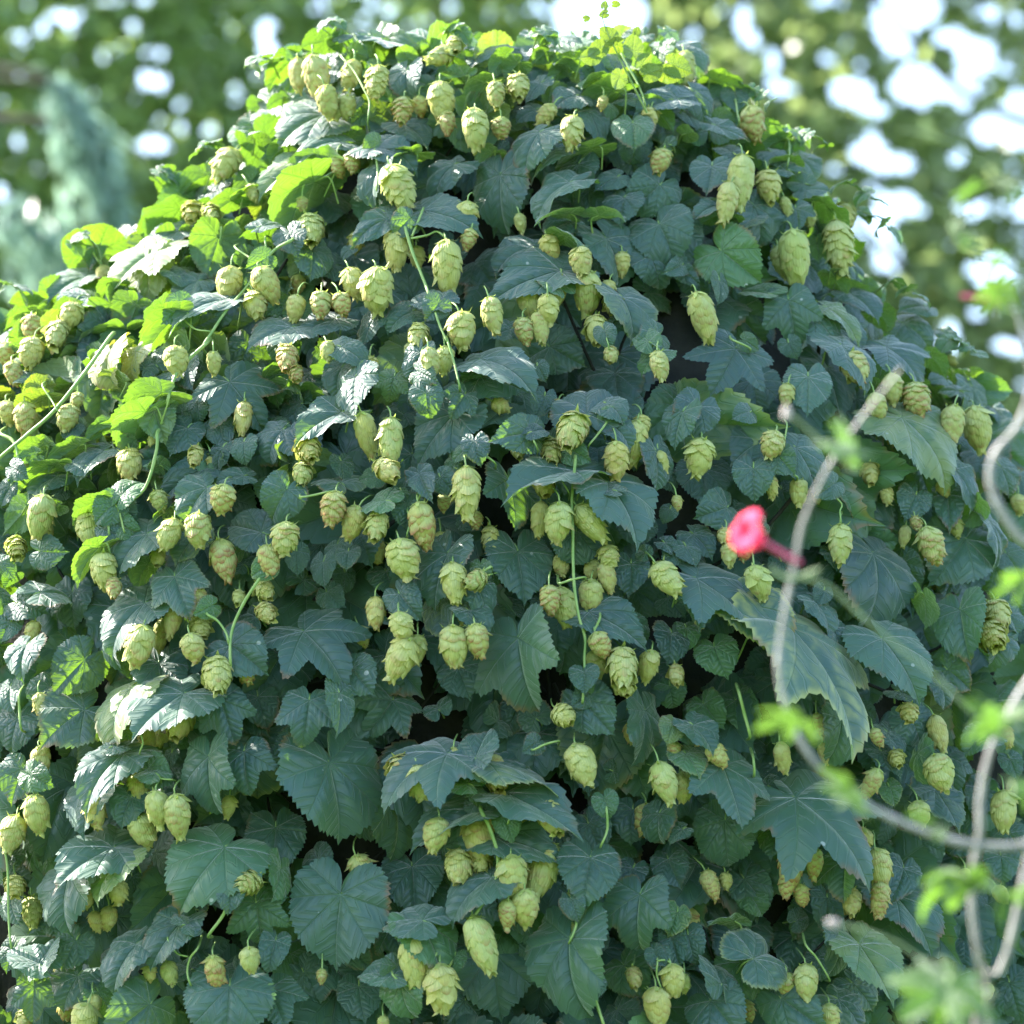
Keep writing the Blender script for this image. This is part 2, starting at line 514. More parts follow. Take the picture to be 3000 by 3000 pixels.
# ---------------------------------------------------------------- what the photo shows
# leaves: base x y, tip x y, width, shape, flags   (u seen from below and tinted brighter as if backlit, b fresh green, y yellowing, o orange, m mottled, f front, d deeper)
OFF = {'A': (0, 0), 'B': (1000, 0), 'C': (2000, 0), 'D': (0, 1000), 'E': (1000, 1000), 'F': (2000, 1000), 'G': (0, 2000), 'H': (1000, 2000), 'I': (2000, 2000)}
LEAVES = {
'A': """1850 230 1690 250 130 h u/1930 240 1800 150 110 h u/1660 330 1445 460 110 p u/1830 650 1500 740 300 r ./1440 790 1400 620 215 r uf/1860 930 1430 960 170 p u/545 1440 480 1215 360 r uf/1020 1180 750 1370 140 h u
1170 990 905 990 90 p u/1780 1030 1440 1290 190 h u/1240 1340 1150 1600 300 h u/900 1400 560 1590 230 h yf/840 1480 810 1760 240 h yf/500 1560 195 1680 150 h ./190 1700 0 1650 100 p u/190 1690 110 1580 110 h u
1290 1690 860 1740 120 p f/1020 1780 670 1920 140 p uf/1770 1410 1790 1620 250 r ./1520 1340 1340 1280 90 p u/1480 1280 1670 1210 90 p f/200 1760 -10 1810 80 p u/440 1730 210 1770 80 p u/1760 920 1370 1020 130 p .
1120 1590 930 1640 140 h ./1020 1300 720 1380 120 h ./1650 1850 1350 1900 150 h ./1080 1740 1000 1900 130 h ./1590 560 1485 590 60 p u/1620 830 1470 860 100 h u/1240 920 1140 940 70 p ./500 1680 280 1720 110 h ./700 1620 480 1640 110 h u
930 1740 800 1932 150 h ub/1640 1010 1480 900 110 h ./1900 1800 1640 1850 150 h ./1900 1500 1700 1480 160 h d/660 1330 620 1500 150 h d/420 1640 300 1800 150 h d/1450 1100 1250 1060 120 h u/1340 1120 1100 1180 110 p u
1010 1560 880 1440 110 h ./1930 800 1600 790 120 p ./1480 1400 1380 1560 140 h d/1290 900 1150 960 90 p .""",
'B': """230 230 500 195 120 h ./180 220 265 370 130 h ./0 220 80 160 70 h ./620 330 465 205 80 h u/840 270 660 380 120 h ./940 320 800 400 130 h u/370 400 320 600 180 h ./960 280 1050 330 70 h ./1160 300 1060 350 100 h u
1320 340 1100 400 100 p u/1440 450 1255 420 100 h u/1330 540 1140 560 130 h ./1100 620 960 660 120 h ./1130 470 1010 580 90 p ./1540 510 1225 640 110 p u/1400 620 1530 850 160 h ./1650 700 1660 850 260 r bf/1520 600 1560 700 80 h b
1120 750 900 970 200 h f/200 830 520 850 150 h f/180 830 -80 740 200 h f/350 700 560 780 150 h ./400 870 90 920 90 p u/640 930 400 1060 170 h ./860 860 720 930 120 h u/900 990 845 1360 330 h ./1210 840 940 990 150 h .
1420 840 1140 950 90 p u/1290 1030 960 1140 130 p f/1340 930 1240 1140 200 h ./1660 820 1660 950 170 r ./1800 1050 1640 1200 340 r ./1560 1000 1410 1060 140 h ./1400 1080 1360 1270 180 h d/1600 1120 1520 1300 190 h .
1290 1210 1000 1160 70 p uf/1460 1220 1660 1185 60 p uf/1800 1270 1900 1480 360 r ./1260 1330 1450 1300 110 h uf/1280 1250 1110 1320 140 h ./460 1190 860 1210 180 p f/460 1190 390 1110 100 h u/260 1240 -20 1310 170 p f/250 1200 400 1250 110 h f
240 930 0 1170 110 p f/400 1200 700 1270 140 h d/1500 1350 1700 1600 240 h ./1750 1450 1860 1650 220 h ./1240 1530 750 1610 240 p f/1080 1400 780 1420 150 h ./1230 1620 1090 1490 130 h bf/560 1710 345 1650 150 h f
500 1740 680 1715 60 p u/400 1760 200 1830 150 h ./1590 1680 1795 1932 190 h f/190 1780 90 1960 140 h ./1650 1800 1690 1950 170 h b/1570 1810 1480 1850 80 h ./960 1860 815 1900 120 h ./50 1410 -30 1450 70 h ./620 1380 520 1520 200 h d
700 430 500 430 100 p u/820 470 640 570 110 h u/1750 380 1600 300 90 h y/1800 260 1750 420 140 h b/1650 560 1500 520 100 h ./1900 560 1600 590 150 p f/1750 600 1932 700 120 p u/1850 820 1760 760 120 h ./1450 1480 1540 1550 130 h d
1930 1500 1840 1560 130 h ./780 640 650 700 130 h d/500 1060 380 1090 120 h d/60 300 170 290 100 h u/1000 360 880 440 130 h u/380 330 300 250 130 h u/60 560 -40 640 120 h ./1100 700 1210 780 130 h d/1870 430 1700 480 110 p u
900 850 780 800 140 h d/640 1450 480 1400 160 h d/1280 380 1180 300 100 h u/1700 200 1560 240 110 h f/1850 180 1932 290 90 h ./1250 210 1400 220 60 p .""",
'C': """0 260 215 395 120 h f/10 330 60 380 70 h u/200 460 410 570 120 h uf/200 470 85 480 70 p ./60 520 190 690 190 h f/330 610 250 690 90 h u/620 770 480 680 130 h u/190 710 390 790 110 p f/280 860 170 740 130 h ./290 870 375 820 90 h .
20 640 120 760 100 h ./560 790 410 830 70 p u/590 930 410 860 130 h u/620 790 690 810 50 p u/165 940 135 1150 230 h f/580 960 400 910 120 h ./660 890 830 1000 130 h f/690 1040 570 990 130 h f/690 1070 840 1060 100 h f
640 1180 660 1300 200 t f/800 1150 1070 1305 60 p uf/400 1160 550 1400 230 h ./200 1160 0 1190 80 p f/250 1200 60 1200 110 h u/-20 1280 60 1510 240 h ./390 1230 230 1300 110 h ./220 1420 410 1590 330 h bf/210 1590 225 1730 110 h f
-10 1530 110 1610 110 h ./480 1660 270 1610 110 h b/600 1700 640 1932 370 t f/740 1790 930 1932 200 h f/960 1640 720 1560 110 p u/820 1740 1100 1885 110 p f/950 1660 1180 1800 160 h ./1360 1730 1180 1730 110 h f/1250 1830 1480 1932 200 h .
960 1500 1060 1640 70 p ./760 1370 780 1470 130 h u/300 1760 460 1960 300 h d/60 1560 140 1700 190 h d/20 760 140 720 120 h u/500 860 620 950 120 h ./700 1480 860 1600 150 h d/850 1560 980 1680 130 h u/880 1850 1080 1932 140 h .
1480 1880 1560 1960 100 h ./120 1240 60 1340 150 h d/480 1240 420 1400 200 h d/1100 1760 1250 1850 130 h u/-30 420 70 470 110 h .""",
'D': """160 20 -10 60 90 p u/240 250 100 260 130 h uy/250 240 380 190 90 h uy/150 200 360 160 80 p ./240 310 30 400 110 h uy/620 50 500 300 150 h of/770 60 650 220 120 h of/920 290 530 400 190 p uf/830 400 600 630 190 h uf/640 480 430 480 90 p u
880 390 930 560 240 h f/880 130 800 0 180 h ./960 190 820 280 90 h ./1060 140 1080 330 170 h ./1120 340 1110 480 140 h ./1060 490 930 640 200 h ./1240 470 1270 580 210 r ./1300 230 1550 480 420 v ./1932 150 1820 320 160 h .
1932 400 1580 500 160 p f/1600 500 1410 650 220 t ./1380 570 1370 720 150 h ./1260 600 1180 730 130 h ./1640 560 1630 800 150 h ./1932 800 1730 650 170 h ./1620 840 1510 1030 250 h f/1380 760 1200 750 90 p ./1170 830 960 1010 240 h f
1150 720 850 840 190 h ./690 870 790 710 170 h bf/580 900 300 1020 120 p uf/450 590 210 660 100 p u/330 690 0 740 90 p u/320 760 100 830 140 h ./590 620 350 740 130 h ./250 590 30 570 90 p u/150 950 0 1080 180 h u/1480 1080 1215 990 270 h .
230 1190 400 1210 190 h f/830 1090 560 1250 190 h f/560 1160 335 1335 110 p uf/950 960 860 1160 120 h u/840 1260 690 1360 120 h u/1100 1100 960 1260 170 h ./990 1330 1060 1510 390 t f/820 1480 470 1680 240 h f/660 1600 525 1880 110 p f
230 1420 490 1370 140 h ./100 1480 300 1520 200 h ./1720 1640 2120 1870 460 v ./1310 1720 1540 1880 300 h f/1680 1190 1690 1320 160 h ./1830 1250 1810 1400 140 h ./1910 1150 1920 1310 150 h ./1390 1170 1400 1400 130 h d/-20 1430 30 1600 120 h .
410 1420 400 1640 230 h d/150 1720 40 1932 200 h f/480 1800 300 1980 300 h ./690 1700 640 1790 110 h ./730 1750 800 1932 180 h ./900 1820 950 2110 320 h ./1800 900 1820 1150 200 h d/0 1250 120 1320 110 h f/80 1320 0 1390 90 h u
700 230 500 210 130 h uy/560 120 440 40 130 h u/740 20 600 60 130 h uy/380 820 250 860 130 h d/480 700 330 620 140 h ./60 820 -20 930 130 h ./500 900 560 1010 140 h d/1450 60 1600 120 150 h d/1700 350 1560 300 190 h d/1380 1260 1230 1140 160 h d
760 1380 640 1480 160 h d/350 1500 480 1560 160 h d/60 1590 -20 1700 140 h ./1450 1560 1300 1460 190 h d/700 560 800 620 100 h u/420 480 340 560 120 h ./820 150 900 60 130 h ./60 1100 30 1200 140 h d/1850 1420 1932 1500 170 h d/560 1260 700 1180 140 h d
200 640 60 660 100 p uf/330 930 200 960 110 h u/900 700 780 610 100 h u""",
'E': """0 30 210 100 160 h f/450 60 370 230 170 h f/80 200 20 480 230 h f/300 200 250 360 220 h ./700 300 640 385 240 t f/780 140 660 230 130 h b/790 100 1280 100 150 p f/790 190 1070 260 230 h ./1110 140 1170 240 130 h ./1180 30 1360 150 260 h d
1390 410 1370 150 390 r f/1570 360 1600 170 260 r d/1150 310 1110 430 160 h ./1500 350 1680 410 130 h f/1510 460 1740 550 120 h f/1450 450 1440 530 90 h ./640 410 370 655 340 h ./1080 520 780 520 210 h f/1080 510 1210 450 110 h f
760 590 585 620 110 h bf/650 680 540 640 130 h b/350 400 170 480 160 h d/400 640 380 870 330 h d/1310 730 795 790 160 p f/950 780 1050 1070 260 h ./560 770 640 860 150 h f/440 800 320 830 100 h ./200 770 80 760 110 h b/250 900 45 870 140 h bf
340 850 370 930 80 h bf/0 680 50 800 110 h ./600 1200 780 1080 190 h ./600 1200 440 1500 270 h f/1000 1190 1070 1500 320 h ./1330 1080 1320 1240 300 r ./1510 800 1850 1115 300 h f/1530 840 1345 800 70 p f/1780 620 1840 860 180 h f
1680 1020 1670 1140 220 r d/1932 400 1835 600 200 h f/1640 1260 1640 1420 230 h ./1400 1530 1800 1635 200 p f/1870 1650 1880 1850 190 h ./860 1290 900 1400 100 h ./760 1380 920 1540 160 h f/720 1520 900 1645 150 h f/330 1430 450 1575 230 h f
560 1480 550 1720 210 h ./1000 1680 990 2130 420 t f/1250 1560 1340 1900 330 h d/60 1860 150 1970 240 h ./40 1190 30 1310 130 h ./20 1310 40 1440 120 h d/1830 1140 1932 1190 90 h ./1640 1580 1780 1690 150 h b/930 1470 1060 1560 110 h d
1830 740 1890 860 130 h d/1860 950 1810 1040 110 h ./700 1000 760 1060 150 h d/100 1100 150 1190 280 h d/250 1300 300 1400 200 h d/1900 1200 1800 1250 120 h ./1150 850 1200 960 170 h d/1400 1180 1480 1280 170 h d/880 200 700 60 160 h d
200 1900 350 1960 200 h d/660 1850 720 1980 240 h d/1850 1450 1932 1560 180 h d/1330 640 1400 700 120 h b/1570 1400 1470 1320 150 h d/480 580 560 500 120 h d/980 360 880 330 120 h d/1720 1200 1660 1150 110 h ./1100 660 990 700 110 h d
1380 1380 1420 1560 160 h d/1800 60 1640 150 110 h bf/1740 0 1640 -120 170 h bf/520 380 400 300 120 h d""",
'F': """300 40 190 300 450 v f/600 10 640 100 120 h ./900 20 1185 240 190 h f/1150 30 1470 170 220 h f/1400 80 1560 190 100 h uf/710 200 690 460 290 h f/820 150 930 480 260 h d/400 220 420 400 280 h d/90 370 -20 560 250 h f/380 400 250 400 120 h f
400 400 465 420 80 r f/1340 240 1240 180 90 h u/1480 210 1350 210 100 h ./1560 280 1400 230 80 p f/1640 260 1710 470 150 h f/1760 380 1930 510 80 p ./450 560 205 655 250 h ./400 720 380 920 220 h f/640 600 860 835 260 h f/120 720 100 900 300 h d
1000 500 1000 790 280 h d/1100 250 1000 290 110 h ub/1240 430 1690 700 290 h f/1300 620 1400 880 340 h d/860 790 950 840 80 h ./950 880 1050 1010 90 h bf/1540 720 1740 920 120 p f/1320 870 1240 1000 190 h ./1500 870 1500 1050 190 h .
1660 900 1700 1090 100 h ubf/1740 1020 1900 1280 90 p f/1800 710 1900 880 170 h ./950 870 1180 1150 370 h d/1080 1200 1290 1690 380 h ./860 1200 940 1340 120 h ./1600 1120 1420 1390 400 h ./250 940 40 1010 240 h ./60 1090 220 1210 180 h .
20 1160 90 1280 130 h ./80 1340 500 1530 300 t f/60 1400 190 1660 200 h f/0 1440 170 1590 70 p u/350 1500 730 1720 330 h mf/620 1620 1230 2190 380 t mf/800 1410 740 1500 120 h ./760 1480 930 1640 110 h ./850 1620 950 1780 130 h .
1130 1680 1450 2000 350 h f/1570 1520 1550 1850 300 h f/1780 1650 1850 1870 180 h f/1840 1540 1930 1660 110 h f/1370 1450 1430 1640 100 h u/20 1620 60 1770 160 h b/180 1730 230 1900 230 h b/1500 1860 1640 1960 200 h ./1850 1400 1932 1560 150 h .
560 840 600 960 170 h d/700 1000 800 1080 180 h d/560 1250 640 1380 180 h d/300 560 200 480 130 h d/1000 100 870 40 130 h d/1180 380 1120 300 120 h d/1600 540 1760 600 120 h d/1700 950 1800 1060 130 h d/1830 1200 1932 1340 170 h .
430 1050 560 1010 120 h b/1250 1250 1330 1380 200 h d/1760 1150 1700 1000 110 h d/1360 1450 1290 1350 150 h d/640 1760 560 1680 130 h d/280 960 380 1100 170 h d/1450 1850 1500 1740 130 h d/1640 180 1760 260 80 p u/1500 40 1400 -20 110 h f""",
'G': """100 200 20 410 220 h ./480 150 160 310 340 h ./740 30 415 310 150 h yf/1040 60 640 230 260 h f/1250 100 1340 355 360 t f/1460 80 1520 290 240 h d/1750 100 1740 310 390 t f/710 260 530 290 90 h bf/700 400 260 610 200 p f/560 560 355 850 200 h f
880 510 700 420 130 h bf/1060 290 960 360 160 h bd/970 400 940 490 90 h ./1180 420 1130 780 350 t f/1380 390 1370 650 320 t f/130 490 40 690 230 h f/740 650 650 820 200 h f/450 740 410 830 120 r ./1864 454 2040 900 500 r ./1560 820 1560 1060 370 h d
1270 930 880 1240 430 h bf/640 930 215 1050 240 h f/680 1000 440 1190 150 h yf/400 1070 220 1420 260 h f/880 960 870 1240 210 h d/60 1210 60 1400 150 h ./220 1590 0 1480 160 h f/240 1590 300 1370 130 h f/430 1460 330 1620 200 h .
770 1480 520 1700 200 h f/1020 1360 785 1580 240 h f/1050 1370 1180 1330 130 r f/1450 1250 1480 1490 370 v b/1590 1050 1600 1280 110 h b/1930 1200 1850 1620 560 r ./190 1720 190 1930 280 t f/440 1660 300 1850 220 h ./1300 1720 1300 2020 500 r f
850 1820 640 1980 400 h f/1530 1730 1650 1960 330 t ./1560 1460 1530 1600 160 h ./1700 330 1560 500 260 h d/1250 500 1300 700 200 h d/60 20 20 200 160 h ./280 20 120 100 160 h ./300 900 200 1020 170 h d/1100 1280 950 1200 180 h d/1350 1650 1250 1560 180 h d
640 1560 540 1500 120 h d/1720 1640 1860 1800 240 h d/600 860 700 980 180 h d/1240 1060 1380 1180 170 h d/60 980 -20 1120 140 h d/300 1320 420 1440 200 h d/1080 1620 960 1560 120 h d/80 1500 20 1640 150 h d/750 1100 800 1240 150 h d/1800 1000 1700 900 190 h d
640 360 780 300 90 h f/250 200 130 60 160 h d/1450 1000 1560 1080 170 h d/560 1750 680 1880 150 h b/1000 640 920 560 110 h .""",
'H': """600 400 75 487 300 v f/760 420 840 170 220 h f/820 440 1360 370 260 t f/820 440 1120 445 110 h f/1370 100 1520 300 290 h f/-10 60 50 330 160 h f/290 100 170 290 380 v d/715 570 515 520 120 h bf/860 500 880 610 130 h bf/780 720 320 810 150 p f
740 600 800 700 100 h bf/930 620 1460 760 190 p f/870 870 1310 915 210 p f/850 1100 490 1230 190 h f/460 1345 160 1270 180 h f/450 1370 700 1600 230 h bf/640 1550 590 1670 140 h bf/290 1650 50 1600 150 h f/340 1710 330 1950 220 h bf
300 640 430 1010 300 h d/400 1040 430 1230 400 r d/280 1390 350 1530 280 h d/1410 990 1340 1290 350 h f/1290 1450 1190 1950 450 h f/1690 1200 1590 1540 400 t f/1500 250 1400 660 480 h d/1720 160 1770 490 170 h ./1880 230 1830 360 160 h f
1650 720 1620 930 240 h d/1800 740 1730 940 160 h ./1930 830 1820 880 90 h ./850 1520 900 1900 450 h d/100 1720 120 1932 240 h d/1870 1440 1900 1580 150 h ./1400 1420 1540 1480 160 h d/1010 1200 990 1460 130 h d/1860 20 1880 150 170 h bd
1100 200 1000 60 200 h d/1050 560 1180 520 150 h d/640 700 560 620 130 h d/1650 1050 1560 1200 180 h d/1100 1500 1020 1600 160 h d/60 1500 150 1600 200 h d/1600 1600 1700 1720 260 h bd/1400 800 1480 960 230 h d/750 1250 820 1400 230 h d
1850 1000 1900 1150 230 h d/550 150 480 20 170 h d/1200 1150 1260 1260 130 h d/700 1800 600 1932 230 h d/1540 500 1660 480 150 h d/1560 1850 1650 1932 260 h d/50 550 130 700 240 h d/500 420 620 330 110 h u/1900 1300 1850 1420 170 h b""",
'I': """60 240 240 370 150 h f/10 260 110 350 120 h f/20 400 170 530 150 h bf/230 470 385 820 380 t f/640 650 1270 930 560 v f/540 820 450 1010 180 h ./240 780 230 1090 400 r ./900 210 910 520 230 h b/1130 390 1290 520 130 h ./1330 400 1340 640 90 h .
1290 190 1400 380 220 h ./1160 280 1280 410 100 h ./1430 600 1620 830 220 h ./1500 420 1600 620 250 h d/1170 590 1230 700 130 h b/920 1000 850 1250 260 t f/1010 920 1050 1010 120 h d/350 1110 520 1290 260 h d/380 1200 490 1320 160 h bd/290 1350 70 1260 110 h u
400 1560 705 1450 380 r f/220 1700 200 1420 200 h f/330 1580 540 1780 280 h b/30 1430 60 1600 200 h ./900 1430 920 1700 160 h f/1000 1480 1280 1800 300 h f/1200 1200 1530 1460 260 h ./820 1220 820 1440 230 h d/560 1790 760 1940 350 h f/160 1800 300 1970 330 h f
880 1790 1100 1920 170 h f/960 1700 1130 1840 200 h d/1450 1140 1460 1260 130 h ./1800 980 1800 1130 200 h ./1820 1250 1800 1480 280 h d/1850 430 1900 560 150 h ./1730 290 1510 310 130 h f/1230 50 1400 90 100 h ./1460 10 1540 150 140 h .
1600 900 1500 800 200 h d/1350 900 1420 1060 220 h d/1250 1050 1200 1180 200 h ./1600 1450 1700 1600 250 h d/1500 1700 1620 1850 300 h d/100 1100 40 1240 150 h d/640 1350 760 1300 150 h d/1850 850 1900 980 200 h ./1700 600 1640 760 200 h d
700 60 800 160 180 h d/300 100 380 250 200 h bd/120 120 200 240 220 h bd/600 230 480 400 180 h bd/1030 640 1120 760 150 h d/1250 1750 1350 1900 250 h d/1850 1700 1900 1900 260 h d/1000 150 1100 260 160 h d/1650 1200 1560 1340 240 h d
480 580 420 500 150 h d/830 1100 700 1000 190 h d/1700 1850 1600 1700 240 h d/760 1560 820 1700 150 h d""",
}
# cones: centre x y, length, width, lean in degrees, flags (y yellowish, b brown tipped, l loose, f front, d deeper)
CONES = {
'A': """1685 420 190 100 5 ./1780 440 260 140 10 f/1860 570 180 120 20 f/1915 620 110 90 0 ./1290 930 190 150 -25 f/1910 940 120 90 0 b/1755 1300 160 150 5 ./1300 1600 190 150 10 f/1500 1610 210 150 15 f/1450 1720 160 130 20 ./1670 1740 150 110 0 y
1810 1720 150 120 0 b/410 1780 150 130 -15 y/180 1850 130 120 0 b/1190 1210 90 90 30 l/1710 1150 80 60 0 l/330 1890 130 120 0 ./1430 1090 110 70 10 l/1090 1200 100 120 0 l/1930 1720 130 110 10 by""",
'B': """565 320 150 110 -60 ./210 460 190 120 0 f/30 600 130 100 -10 ./60 420 170 110 0 ./560 570 220 150 -5 ./640 255 90 90 0 ./880 530 150 100 0 f/1000 490 130 130 0 y/750 725 230 150 0 f/600 690 140 90 0 b/905 720 120 100 0 bl
1165 650 140 90 -15 l/1300 745 190 130 -8 f/1815 910 140 120 0 b/320 1055 260 175 12 f/710 1215 150 130 0 ./315 1400 240 140 0 y/610 1505 300 165 3 f/720 1350 120 90 0 b/65 1600 180 130 10 y/215 1635 250 185 3 f/860 1775 200 120 5 f
690 1860 200 165 20 f/1050 1700 180 130 0 ./1220 1650 200 110 -12 ./1165 1745 160 120 -5 f/1120 1850 180 100 -5 ./1030 1870 150 110 0 b/1360 1475 160 130 12 f/1380 1650 250 160 0 ./1510 1640 110 90 -5 ./1440 1870 150 140 0 y/1590 1490 150 110 0 yd
430 1900 120 120 0 ./350 620 150 110 0 b/440 600 130 100 0 bd/1180 1400 150 110 10 y/1740 670 130 100 0 y/1860 370 60 60 0 ./60 920 110 90 0 b/80 1370 130 100 0 yd/1480 580 80 60 0 b/430 1450 130 100 0 yd/1010 1260 120 80 0 yd/1530 1720 110 100 0 yl""",
'C': """20 390 210 120 5 ./405 690 190 140 12 bf/340 1020 300 150 2 f/240 1135 230 120 -12 f/485 1050 180 140 5 y/640 1455 310 170 3 f/870 1390 300 155 5 lf/550 1480 200 130 0 yd/910 1230 120 140 0 y/115 1790 280 145 8 f/580 1170 120 60 10 ./720 1230 100 70 0 l""",
'D': """990 105 165 145 5 f/1205 120 130 80 0 ./1615 95 130 125 -10 yb/1680 180 80 80 20 bl/1860 50 110 80 10 ./150 430 180 120 5 b/390 430 150 130 0 ./240 985 240 150 -8 f/500 1060 180 160 0 ./740 690 170 150 0 y/90 1170 100 110 0 l
895 900 120 100 5 ./1260 890 165 145 -10 bf/1130 1060 190 155 5 f/970 1090 180 130 -12 f/1740 610 130 130 10 ./1715 750 110 115 0 ./1890 940 190 135 5 bf/1620 1110 180 155 5 f/1515 1240 180 130 8 bf/1265 1230 230 150 5 b/590 1290 190 160 -5 f
640 1395 100 90 0 bf/890 1220 90 90 0 y/1490 1410 110 110 40 ./1350 1450 70 75 0 ./1500 1540 100 110 20 y/795 1720 240 165 -3 f/1090 1730 160 135 5 f/1130 1610 130 120 0 ./1115 1465 160 110 0 y/990 1560 200 110 0 y/920 1660 200 100 0 yd
1230 1885 180 170 0 f/1400 1870 120 100 20 b/190 1640 130 100 0 yd/1380 430 200 120 0 yd/1100 650 100 90 0 y/30 70 130 100 0 b/180 60 170 140 0 ./70 180 140 100 0 b/40 400 130 110 0 y/1200 690 100 70 0 yd/700 1180 140 120 0 y
130 700 100 80 0 d/440 330 90 70 0 l/860 560 60 50 0 ./680 900 110 90 0 yd""",
'E': """495 115 165 105 10 f/590 100 150 115 0 ./400 60 130 100 0 d/1520 75 90 85 0 ./1795 135 165 105 0 f/275 560 265 135 -3 f/150 520 250 120 10 y/255 735 130 130 40 yf/715 850 290 155 8 f/470 1035 260 150 5 bf/200 1045 140 135 0 f/60 1020 190 130 0 y
345 1225 220 190 0 f/475 1210 140 100 0 yd/635 1360 220 145 -8 f/755 1345 120 110 -60 f/335 1610 160 125 5 f/340 1790 250 170 -15 f/430 1740 160 110 5 ./635 1720 230 165 3 f/770 1690 190 135 15 bf/1320 505 175 175 0 f/1665 570 250 140 0 y
1560 670 210 130 0 yf/1700 470 110 90 0 y/1180 625 130 120 0 yl/1010 600 110 110 10 yd/1145 815 110 120 0 y/1235 1020 225 155 -3 f/1130 1000 190 100 -5 y/1410 1020 240 140 35 f/840 1130 190 120 0 yd/580 910 110 90 0 bd/1180 1460 160 115 5 bf
1250 1500 220 145 0 ./1410 1440 190 135 -5 ./1500 1330 170 100 10 y/1510 1215 130 115 10 ./1830 1345 210 155 35 f/1810 680 130 75 20 y/1465 1715 150 125 10 bf/1435 1825 160 115 0 ./1595 1845 190 170 0 f/1745 1835 180 115 0 y/1610 1580 90 110 0 y
200 1530 170 110 10 y/685 1540 110 70 0 yd/1240 1265 130 110 0 yd/1900 910 80 60 0 ./1890 1890 100 90 0 y/980 180 60 60 0 yd/900 360 120 110 60 yd/1230 390 110 130 0 yd/1420 1290 130 110 0 yd/560 1130 120 90 0 yd/760 1010 110 90 0 bd/430 330 130 70 0 bd
1560 560 110 70 0 y/1300 630 100 90 0 yd/160 140 130 120 0 yd""",
'F': """95 650 210 165 0 ./510 582 160 135 0 f/500 820 130 75 5 y/655 850 160 105 0 y/900 1140 215 135 5 f/420 1362 190 140 12 f/240 1100 80 90 0 y/270 1200 130 95 0 y/970 150 170 160 10 y/1190 265 170 125 5 ./1095 370 160 115 10 .
1320 325 190 155 0 blf/1525 470 225 135 3 f/1665 490 250 165 0 f/1185 500 160 110 0 yd/1400 1150 210 145 15 blf/1060 750 120 115 0 yd/1780 1550 150 150 0 f/1730 1665 140 175 20 ylf/1550 1050 110 100 0 yd/1480 825 100 80 30 y
1900 920 110 90 0 y/1320 1030 70 70 0 b/590 300 130 90 0 y/1500 90 120 60 60 l/90 1580 110 90 0 yd/760 880 80 70 0 yd/1150 870 120 90 0 yd/1260 1100 130 80 0 yd/1360 640 110 90 0 yd""",
'G': """205 740 215 150 5 f/70 850 205 145 -5 f/540 720 190 125 0 yf/885 710 200 135 0 f/1015 750 245 150 3 f/800 830 190 155 0 ./1410 1140 110 130 -50 f/660 1180 135 120 0 y/1418 1565 145 115 0 f/1215 1640 200 105 3 blf/960 1640 130 100 10 .
850 1640 90 70 0 y/490 1220 110 105 0 y/385 1210 150 120 -10 yd/470 1900 180 155 -10 f/1030 220 165 155 0 y/790 580 130 135 0 y/240 430 150 115 10 y/840 320 190 110 0 yd/1215 0 90 120 0 ./230 130 150 90 10 ly/130 1910 100 90 0 y/620 1330 150 120 0 yd
540 1350 130 100 0 yd/1300 700 140 100 0 yd/80 1150 110 120 0 yl/1820 1660 80 60 0 b/540 1820 110 80 20 y""",
'H': """445 560 185 130 0 f/340 490 120 145 0 y/860 520 170 160 0 y/885 720 220 155 0 b/1350 460 235 170 3 f/1260 185 110 130 50 yf/545 855 180 155 0 f/1180 765 170 160 20 f/770 890 250 190 5 y/975 1095 245 170 5 f/1140 1055 310 180 -12 .
1050 1270 210 150 8 f/935 1305 160 105 -8 bf/660 1040 170 160 -10 ./790 1010 120 130 0 ./775 1480 320 165 8 f/420 1575 290 160 5 f/565 1725 270 190 3 yf/1820 560 230 145 5 f/1915 590 150 115 0 y/1600 20 90 120 0 f/635 430 130 110 0 y/1290 1240 115 85 0 bd
1650 1670 95 90 0 y/1880 1680 180 135 8 f/1780 1830 215 155 0 yf/665 1220 70 80 0 y/720 600 80 50 0 y/1300 1400 90 55 0 y/1880 380 100 80 0 b/1040 740 60 90 0 ./1530 1180 120 90 0 yd/1440 1180 120 90 0 yd/240 1920 70 60 0 .""",
'I': """190 410 150 110 20 bf/565 420 175 95 3 y/770 240 160 80 10 bd/1095 310 110 75 10 b/20 580 170 115 -5 ./600 1030 250 145 0 by/600 1140 140 100 3 b/745 1020 170 95 -5 b/1115 1040 210 150 5 f/1120 1220 200 100 0 bf/670 1200 125 85 0 b/955 1240 125 115 0 y
1075 570 180 100 -5 b/1460 500 200 175 20 f/1450 280 200 110 15 y/1830 720 215 155 0 f/1210 430 75 90 0 y/160 1140 180 115 0 byd/1795 1200 110 90 30 f/590 1710 140 120 0 b/700 1690 190 135 5 f/830 1890 150 115 5 f/1340 740 150 125 0 y
5 1700 110 70 0 ./1280 170 90 110 0 y/800 400 130 90 0 yd/1830 300 120 80 0 y/1600 1100 110 90 0 yd/1720 1750 120 110 0 yd/240 1120 100 90 0 yd""",
}
